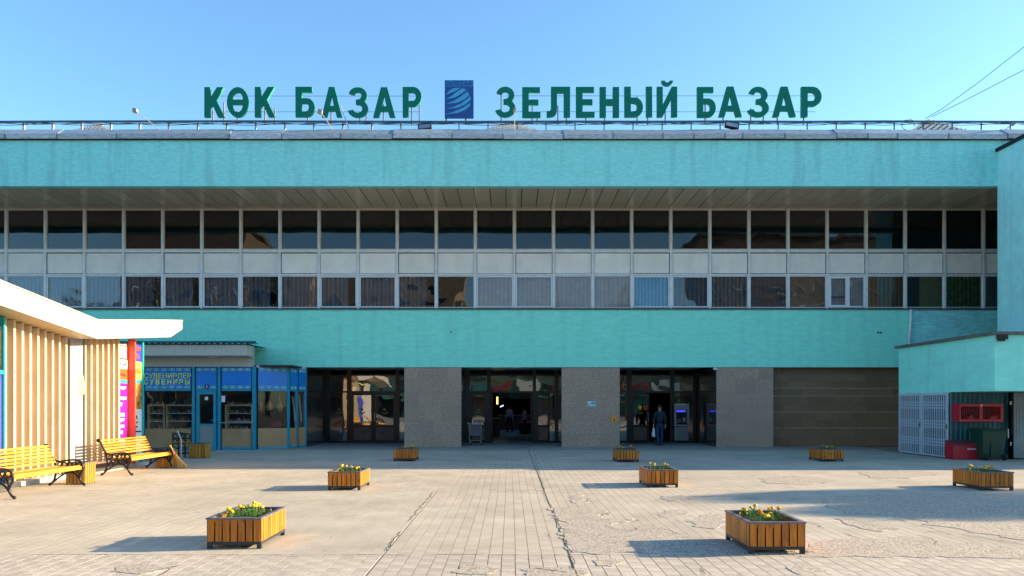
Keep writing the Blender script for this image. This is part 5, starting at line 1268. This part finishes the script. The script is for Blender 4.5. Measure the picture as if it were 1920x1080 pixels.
while x < FX-.04:
    e = min(x+.098, FX-.032)
    for a, b in zip(prof, prof[1:-1]+[prof[-1]]):
        m.add([(x+.002, a[0], a[2]+.01), (e-.002, a[0], a[2]+.01), (e-.002, b[0], b[2]+.01), (x+.002, b[0], b[2]+.01)], [(0, 1, 2, 3)])
    x += .1
m.build('soffit_boards', 'cream_soffit', kk, kind='stuff')
m = MB()
for a, b in zip(prof, prof[1:]):
    m.add([(-15.6, a[0], a[1]), (FX+.01, a[0], a[1]), (FX+.01, b[0], b[1]), (-15.6, b[0], b[1]), (-15.6, a[0], a[1]-.06), (FX-.031, a[0], a[1]-.06), (FX-.031, b[0], b[1]-.06), (-15.6, b[0], b[1]-.06)], [(0, 1, 2, 3), (7, 6, 5, 4)])
m.add([(-15.6, 22.54, 4.0), (FX, 22.54, 4.0), (FX, 22.54, 4.25), (-15.6, 22.54, 4.25)], [(0, 1, 2, 3)])
m.add([(-15.6, 21.76, 3.69), (FX-.03, 21.76, 3.69), (FX-.03, 22.54, 4.0), (-15.6, 22.54, 4.0)], [(0, 1, 2, 3)])
m.build('roof_deck', 'cream', kk)
m = MB()
for a, b in zip(prof, prof[1:]):
    m.hexa([(FX-.02, a[0]+.001, a[1]+.001), (FX+.02, a[0]+.001, a[1]+.001), (FX+.02, b[0]-.001, b[1]+.001), (FX-.02, b[0]-.001, b[1]+.001)], [(FX-.02, a[0]+.001, a[1]+.03), (FX+.02, a[0]+.001, a[1]+.03), (FX+.02, b[0]-.001, b[1]+.03), (FX-.02, b[0]-.001, b[1]+.03)])
m.build('roof_flashing', 'cream', kk)

# ================================================================ BENCHES
def make_bench(L, label):
    t = thing('park_bench', label, 'bench', (0, 0, 0), 0, 'cast iron benches along the kiosk')
    def end(y):
        m = MB()
        def T(pts, r=.02, n=4): 
            q = [(p[0], y, p[1]) for p in pts]; m.tube(smooth_path(q, n), r, 6)
        T([(-.80, .82), (-.83, .86), (-.80, .885), (-.765, .84), (-.70, .70), (-.655, .60), (-.60, .54), (-.50, .525), (-.35, .545), (-.18, .555), (-.07, .52), (-.02, .44), (-.015, .35), (-.06, .26), (-.085, .18), (-.06, .10), (-.01, .04), (.015, .03)], .022)
        T([(-.655, .60), (-.62, .50), (-.595, .38), (-.60, .24), (-.635, .12), (-.69, .05), (-.72, .03)], .022)
        T([(-.70, .045), (-.62, .11), (-.50, .20), (-.37, .275), (-.25, .285), (-.16, .24), (-.09, .15), (-.03, .055)], .019)
        T([(-.60, .41), (-.45, .385), (-.25, .385), (-.10, .40), (-.03, .43)], .018)
        for (cx, cz, r) in ((-.10, .46, .05), (-.20, .47, .045), (-.30, .465, .05), (-.41, .46, .045), (-.51, .455, .045), (-.14, .335, .04), (-.26, .335, .038), (-.38, .325, .04), (-.50, .30, .05)):
            T([(cx+r*cos(a), cz+r*sin(a)) for a in [k*pi/3 for k in range(7)]], .011, 2)
        for (a, b) in (((-.45, .52), (-.55, .40)), ((-.30, .54), (-.38, .39)), ((-.16, .55), (-.22, .39)), ((-.52, .37), (-.45, .22)), ((-.16, .38), (-.10, .22)), ((-.34, .38), (-.30, .29)), ((-.57, .30), (-.47, .38))):
            T([a, ((a[0]+b[0])/2+.02, (a[1]+b[1])/2), b], .012, 3)
        m.ball((.012, y, .035), .034, 8, 5); m.ball((-.72, y, .035), .034, 8, 5); m.ball((-.815, y, .855), .032, 8, 5)
        m.build('end_frame', 'iron', t, world=False, smooth=True)
    end(0.03); end(L-.03)
    # back slats
    B0, B1 = Vector((-.785, .835)), Vector((-.62, .505)); nb = 6
    for i in range(nb):
        f = i/(nb-1); c = B0.lerp(B1, f)+Vector((.03, .012)); d = (B1-B0).normalized(); nn = Vector((-d.y, d.x))
        if nn.x < 0: nn = -nn
        hw = .024
        P_ = [c-d*hw-nn*.010, c+d*hw-nn*.010, c+d*hw+nn*.010, c-d*hw+nn*.010]
        MB().prism([(p.x, p.y) for p in P_], 1, .035, L-.035).build('slat', 'bench_wood', t, world=False, bevel=.004)
    for i, (x, z) in enumerate(((-.545, .425), (-.435, .415), (-.325, .415), (-.215, .42), (-.105, .43))):
        MB().box(x-.042, x+.042, .035, L-.035, z-.012, z+.012).build('slat', 'bench_wood', t, world=False, bevel=.004)
    MB().prism([(-.055, .425), (-.035, .425), (-.02, .36), (-.04, .36)], 1, .035, L-.035).build('slat', 'bench_wood', t, world=False, bevel=.003)
    MB().tube([(-.35, .04, .38), (-.35, L-.04, .38)], .008, 6).build('tie_rod', 'iron', t, world=False)
    return t
b1 = make_bench(2.3, 'nearest yellow slatted bench with cast iron ends, cut by the left edge')
b1.location = (-9.08, 13.62, 0)
b2 = copy_thing(b1, (-9.2, 18.1, 0), 0, 'farther yellow slatted bench with cast iron ends, brooms leaning at its end')

# ================================================================ SLATTED BINS
def make_bin(label, w_=.40, d_=.42, h_=.48):
    t = thing('slatted_bin', label, 'bin', (0, 0, 0), 0, 'square slatted wooden bins')
    m = MB(); m.box(.02, w_-.02, .02, d_-.02, .03, .05); m.box(0.0, .02, 0.0, .02, 0.0, h_-.02).box(w_-.02, w_, 0, .02, 0, h_-.02).box(0, .02, d_-.02, d_, 0, h_-.02).box(w_-.02, w_, d_-.02, d_, 0, h_-.02)
    m.build('frame', 'planter_metal', t, world=False)
    MB().box(.025, w_-.025, .025, d_-.025, .051, h_-.06).build('liner', 'rubber', t, world=False)
    m = MB(); slab = [(-.01, w_+.01, -.01, .04), (-.01, w_+.01, d_-.04, d_+.01)]
    m.box(-.01, w_+.01, -.012, .04, h_-.02, h_).box(-.01, w_+.01, d_-.04, d_+.012, h_-.02, h_).box(-.01, .04, .0405, d_-.0405, h_-.02, h_).box(w_-.04, w_+.01, .0405, d_-.0405, h_-.02, h_).build('rim', 'rim', t, world=False)
    n = 5; sa = MB().box(-.034, .034, -.011, 0, .02, h_-.022).mesh('slat', 'bin_wood'); sb = MB().box(0, .011, -.034, .034, .02, h_-.022).mesh('slat', 'bin_wood')
    for i in range(n):
        c = w_*(i+.5)/n; link('slat', sa, t, world=False, loc=(c, 0, 0)); link('slat', sa, t, world=False, loc=(c, d_+.011, 0))
        c = d_*(i+.5)/n; link('slat', sb, t, world=False, loc=(w_, c, 0)); link('slat', sb, t, world=False, loc=(-.011, c, 0))
    return t
k1 = make_bin('square wooden slat bin beside the far end of the nearest bench'); k1.location = (PX(123, 16.1), 16.12, 0)
k2 = copy_thing(k1, (PX(290, 20.35), 20.42, 0), 0, 'square wooden slat bin behind the far bench where the brooms lean')
k3 = copy_thing(k1, (PX(354, 23.9), 23.9, 0), 0, 'square wooden slat bin standing alone in the shade by the souvenir shop', scale=(1.25, 1.1, 1))
# iron stand with wooden slat
t = thing('iron_stand', 'black cast iron stand with one wooden slat in front of the souvenir shop', 'stand', (PX(324, 24.3), 24.3, 0))
m = MB(); 
for (a, b) in (((0, .05), (0, .80)), ((.40, .05), (.40, .74)), ((0, .80), (.40, .74)), ((0, .45), (.4, .45)), ((0, .12), (.4, .12)), ((0, .62), (.4, .6))):
    m.tube([(a[0], 0, a[1]), (b[0], 0, b[1])], .022, 6)
for cx in (.07, .20, .33):
    for cz in (.28, .54, .70): m.tube([(cx+.055*cos(k*pi/4), 0, cz+.06*sin(k*pi/4)) for k in range(9)], .012, 5)
for x in (0, .4): m.tube([(x-.03, 0, .02), (x+.03, 0, .02), (x, 0, .1)], .022, 6)
m.build('side_frame', 'iron', t, world=False, smooth=True)
mm = m.mesh('side_frame', 'iron', True); link('side_frame', mm, t, world=False, loc=(0, .4, 0))
MB().box(.0, .42, -.03, .42, .47, .50).build('slat', 'bin_wood', t, world=False)
o = MB().tube(smooth_path([(PX(339, 23.3), 23.3, .0), (PX(339.5, 23.3), 23.3, .40), (PX(339.3, 23.3), 23.3, .62), (PX(337, 23.3), 23.3, .72), (PX(332, 23.3), 23.3, .92)]), .026, 8).build('bent_pipe', 'steel', smooth=True); o['label'] = 'bent grey metal pipe standing up beside the iron stand'; o['category'] = 'pipe'
# brooms
def broom(x0, y0, x1, y1, D, label, seed):
    random.seed(seed); t = thing('broom', label, 'broom', (PX(x1, D), D, 0), 0, 'straw brooms leaning at the far bench')
    top = Vector((PX(x0, D)-t.location.x, .05, PZ(y0, D))); bot = Vector((0, 0, .02)); m = MB(); m2 = MB()
    midp = top.lerp(bot, .42)
    m2.tube([top, midp], .018, 6)
    for i in range(46):
        f = Vector((random.uniform(-.11, .16), random.uniform(-.08, .08), random.uniform(-.01, .05)))
        m.tube([midp+f*.12+(top-bot)*.05, midp.lerp(bot, .5)+f*.45, bot+f], .007, 3)
    m2.build('handle', 'straw', t, world=False); m.build('straw', 'straw', t, world=False, kind='stuff')
    MB().lathe(tuple(midp), [(.026, -.02), (.026, .03)], 8).build('binding', 'red_fin', t, world=False)
broom(317.5, 835, 342, 878, 20.2, 'longer straw broom leaning outermost at the end of the far bench', 4)
broom(322, 840, 331, 877, 20.3, 'shorter straw broom standing close against the slatted bin', 8)

# ================================================================ PLANTERS
PWd, PLn, PH = .65, .97, .375
def make_planter(label):
    t = thing('planter', label, 'planter', (0, 0, 0), 0, 'rectangular slatted flower planters')
    m = MB(); z0, z1 = .05, .085
    m.box(0, PWd, 0, .03, z0, z1).box(0, PWd, PLn-.03, PLn, z0, z1).box(0, .03, .0305, PLn-.0305, z0, z1).box(PWd-.03, PWd, .0305, PLn-.0305, z0, z1)
    for x in (.015, PWd-.015):
        for y in (.015, PLn-.015): m.box(x-.0145, x+.0145, y-.0145, y+.0145, z1+.0005, PH-.022)
    m.build('frame', 'planter_metal', t, world=False)
    for x in (0.0, PWd-.05):
        for y in (0.0, PLn-.05): MB().box(x, x+.05, y, y+.05, 0, z0-.0005).build('foot', 'planter_metal', t, world=False)
    m = MB(); m.box(-.012, PWd+.012, -.014, .045, PH-.02, PH).box(-.012, PWd+.012, PLn-.045, PLn+.014, PH-.02, PH).box(-.012, .045, .0455, PLn-.0455, PH-.02, PH).box(PWd-.045, PWd+.012, .0455, PLn-.0455, PH-.02, PH)
    m.build('rim', 'rim', t, world=False, bevel=.002)
    MB().box(.035, PWd-.035, .035, PLn-.035, z1+.001, PH-.07).build('liner', 'soil', t, world=False)
    h0, h1 = z1+.003, PH-.022
    nf = 7; pf_ = PWd/nf; sa = [MB().box(-pf_*.41, pf_*.41, 0, .014, h0, h1).mesh('slat', 'slat_wood') for _ in range(2)]
    for i in range(nf):
        c = (i+.5)*pf_
        link('slat', sa[i % 2], t, world=False, loc=(c, -.004, 0)); link('slat', sa[i % 2], t, world=False, loc=(c, PLn-.01, 0))
    ns = 11; ps = PLn/ns; sb = [MB().box(0, .014, -ps*.42, ps*.42, h0, h1).mesh('slat', 'slat_wood') for _ in range(2)]
    for i in range(ns):
        c = (i+.5)*ps
        link('slat', sb[i % 2], t, world=False, loc=(-.004, c, 0)); link('slat', sb[i % 2], t, world=False, loc=(PWd-.01, c, 0))
    return t
def marigold(loc, seed, n_bloom, size, label, sparse=False):
    random.seed(seed); t = thing('marigold_plant', label, 'plant', loc, random.uniform(0, 6), 'marigold plants in the planters')
    m = MB()
    for i in range(int((150 if not sparse else 100)*size)):
        a = random.uniform(0, 2*pi); r = random.uniform(0, .13)*size**.5; z = random.uniform(.0, .12)*(1-r*3)+.01
        c = Vector((r*cos(a), r*sin(a), z)); d = Vector((cos(a)+random.uniform(-.6, .6), sin(a)+random.uniform(-.6, .6), random.uniform(-.2, .9))).normalized()
        s = d.cross(Vector((0, 0, 1))).normalized()*random.uniform(.005, .009); L = random.uniform(.02, .042)
        up_ = Vector((0, 0, .004))
        m.add([c, c+d*L*.5+s+up_, c+d*L, c+d*L*.5-s+up_], [(0, 1, 2, 3)])
    for i in range(6):
        a = random.uniform(0, 2*pi); m.tube([(0, 0, -.03), (.07*cos(a), .07*sin(a), .08)], .003, 3)
    m.build('foliage', 'leaf', t, world=False)
    for i in range(n_bloom):
        a = random.uniform(0, 2*pi); r = random.uniform(.02, .13); z = random.uniform(.10, .17)
        q = MB(); R_ = random.uniform(.018, .030)
        q.ball((r*cos(a), r*sin(a), z), R_, 9, 5, 0, .16, (1, 1, .75)); q.ball((r*cos(a), r*sin(a), z+R_*.35), R_*.62, 7, 4, 0, .2, (1, 1, .8)); q.tube([(r*cos(a)*.6, r*sin(a)*.6, .02), (r*cos(a), r*sin(a), z-.01)], .003, 3, 1)
        q.build('bloom', ['petal' if random.random() < .7 else 'petal2', 'leaf'], t, world=False)
    return t
PL = [('nearest planter left of centre, its sunny right side glowing yellow', (PX(388, 9.0), 9.0), 'nearest left'),
      ('second planter left of centre, its long shadow lying on pale pavers', (PX(615, 15.1), 15.1), 'second left'),
      ('small-looking planter in the shade in front of the first granite pillar', (PX(738, 22.7), 22.7), 'shaded left'),
      ('nearest planter at right, standing on exposed gravelly ground', (PX(1405, 8.69), 8.69), 'nearest right'),
      ('middle planter right of centre with tall orange blooms', (PX(1213, 15.6), 15.6), 'middle right'),
      ('small-looking planter in the shade in front of the granite pillar with the orange sign', (PX(1157, 22.3), 22.3), 'shaded right'),
      ('shaded planter in front of the dark brown stone wall', (PX(1541, 22.5), 22.5), 'brown wall'),
      ('planter near the right edge in front of the lattice gate', (PX(1840, 15.03), 15.03), 'far right')]
p0 = None
for i, (lab, (x, y), nm) in enumerate(PL):
    if p0 is None: p0 = make_planter(lab); p0.location = (x, y, 0)
    else: copy_thing(p0, (x, y, 0), random.uniform(-.01, .01), lab)
    side = {3: (.42, .28), 0: (.30, .55)}.get(i, (.3, .6))
    spots = [(.22, .30, 'front left'), (.45, .45, 'right of the middle'), (.25, .72, 'back left')] if i in (0, 3, 7) else [(.20, .40, 'left'), (.46, .45, 'right')]
    for j, (sx, sy, wh) in enumerate(spots):
        marigold((x+sx, y+sy, PH-.065), i*10+j, 5 if i in (0, 3, 1) else 3, 2.1, 'marigolds with yellow heads, %s in the %s planter' % (wh, {'nearest left': 'nearest left-hand', 'second left': 'second left-hand', 'shaded left': 'shaded left-hand', 'nearest right': 'nearest right-hand', 'middle right': 'middle right-hand', 'shaded right': 'shaded right-hand', 'brown wall': 'brown-wall', 'far right': 'far right-hand'}[nm]), sparse=i == 4)

# ================================================================ SURROUNDINGS (seen in the glass and as shadows)
def make_tree(label, hgt, crown_r, nleaf, seed, trunk_r=.18, crown_z=.45, flat=.8):
    random.seed(seed); t = thing('tree', label, 'tree', (0, 0, 0), 0, 'trees round the square')
    m = MB(); m.tube([(0, 0, 0), (.05, 0, hgt*.3), (-.05, .1, hgt*.6), (0, 0, hgt*.9)], [trunk_r, trunk_r*.75, trunk_r*.45, .03], 8)
    cl = []
    for i in range(16):
        a = random.uniform(0, 2*pi); z = hgt*random.uniform(crown_z, .97); r = crown_r*random.uniform(.3, .85)*(1.1-abs(z/hgt-.65))
        c = Vector((r*cos(a), r*sin(a), z)); cl.append((c, crown_r*random.uniform(.28, .48)))
        m.tube([(0, 0, z*.65), c*.6+Vector((0, 0, z*.3)), c], [trunk_r*.35, trunk_r*.2, .02], 5)
    m.build('trunk', 'bark', t, world=False, smooth=True)
    q = MB(); vs = []; fs = []
    for i in range(nleaf):
        c, r = random.choice(cl); d = Vector((random.gauss(0, 1), random.gauss(0, 1), random.gauss(0, flat))); d = d.normalized()*r*random.random()**.4
        p = c+d; s = random.uniform(.06, .13); u = Vector((random.uniform(-1, 1), random.uniform(-1, 1), random.uniform(-1, 1))).normalized(); v_ = u.orthogonal().normalized()
        k = len(vs); vs += [p-u*s, p+v_*s*.5, p+u*s, p-v_*s*.5]; fs.append((k, k+1, k+2, k+3))
    me = bpy.data.meshes.new('crown'); me.from_pydata([tuple(v) for v in vs], [], fs); me.materials.append(M['leaf2']); me.update()
    link('crown', me, t, world=False)
    return t
tA = make_tree('leafy tree beyond the right edge whose shadow falls across the paving', 7.4, 2.4, 30000, 5); tA.location = (31.5, 16.4, 0)
tB = make_tree('tall spreading tree behind the viewer reflected in the left lower windows', 13.5, 4.0, 12000, 6, .3); tB.location = (-46, -22, 0)
copy_thing(tB, (-39, -26, 0), 1.0, 'tall tree behind the viewer left of the reflected apartment block')
copy_thing(tB, (7.0, -21, 0), 2.0, 'bushy tree behind the viewer reflected in the middle lower windows', scale=(.8, .8, .97))
copy_thing(tB, (13.5, -22, 0), 3.0, 'slim tree behind the viewer next to the reflected street lamp', scale=(.55, .55, 1.05))
copy_thing(tB, (50, -20, 0), 4.0, 'dense tree behind the viewer reflected in the last lower windows', scale=(1.2, 1.2, 1.25))
copy_thing(tB, (36, -32, 0), 5.0, 'tree behind the viewer at the right beyond the square', scale=(1.1, 1.1, .9))
# apartment block behind the viewer
M['apt'] = mat('brown_render', (.17, .13, .11), .9, var=.15, vscale=.6, stains=.3); M['apt2'] = mat('tan_render', (.30, .22, .15), .9, var=.1, vscale=.6)
ap = thing('apartment_block', 'brown five-storey apartment block behind the viewer, reflected in the ribbon windows', 'building', (-28, -46, 0))
MB().box(-53, -36, -52, -40, 0, 25.5).build('wall', 'apt', ap); MB().box(-35.998, -7, -52, -40.4, 0, 21.5).build('wall', 'apt2', ap)
MB().box(-53.3, -35.7, -52.3, -39.6, 25.502, 26).build('roof', 'sill', ap); MB().box(-35.69, -6.7, -52.3, -40.0, 21.502, 22.0).build('roof', 'sill', ap)
MB().box(-31, -27, -40.39, -39.6, 0, 21.4).build('stair_bay', 'apt2', ap)
wme = MB().box(-.9, .9, 0, .08, 0, 1.7, 0).box(-.8, -.04, .08, .10, .1, 1.6, 1).box(.04, .8, .08, .10, .1, 1.6, 1).mesh('window', ['white', 'black'])
for r in range(6):
    for c in range(13):
        x = -51+c*3.4
        if -32.5 < x < -26 or abs(x+36) < 1.2: continue
        link('window', wme, ap, loc=(x, -39.99 if x < -36 else -40.39, 1.6+r*3.4))
ap2 = thing('office_block', 'grey-brown office block behind the viewer, reflected in the right upper windows', 'building', (36, -46, 0))
MB().box(26, 50, -52, -40, 0, 24.3).build('wall', 'apt', ap2); MB().box(25.7, 50.3, -52.3, -39.6, 24.302, 24.9).build('roof', 'sill', ap2)
for r in range(6):
    for c in range(7): link('window', wme, ap2, loc=(28.5+c*3.2, -39.99, 1.8+r*3.6))
# low market row on the far side of the square (behind the viewer)
M['awn'] = mat('awning_teal', (.03, .16, .15), .7); M['dimred'] = mat('faded_red_board', (.25, .03, .04), .6); M['dimgreen'] = mat('dull_green_wall', (.10, .13, .09), .9, var=.3, vscale=1)
mr = thing('market_row', 'low market row behind the viewer, dimly reflected in the entrance doors', 'building', (5, -34, 0))
MB().box(-26, 60, -40, -34, 0, 6.2).build('wall', 'dimgreen', mr); MB().box(-26.4, 60.4, -40.4, -33.6, 6.202, 6.6).build('roof', 'sill', mr)
random.seed(44)
x = -25
while x < 58:
    w_ = random.uniform(3, 5)
    MB().box(x, x+w_-.4, -33.99, -33.9, .3, 2.8).build('shop_front', random.choice(('black', 'plinth', 'awn')), mr)
    MB().hexa([(x-.1, -33.98, 3.0), (x+w_-.3, -33.98, 3.0), (x+w_-.3, -32.2, 2.7), (x-.1, -32.2, 2.7)], [(x-.1, -33.98, 3.1), (x+w_-.3, -33.98, 3.1), (x+w_-.3, -32.2, 2.8), (x-.1, -32.2, 2.8)]).build('awning', random.choice(('awn', 'dimred', 'plinth', 'awn', 'interior')), mr)
    MB().box(x+.2, x+w_-.8, -33.99, -33.9, 3.5, 4.6).build('sign_board', random.choice(('dimred', 'awn', 'siding', 'black')), mr)
    x += w_
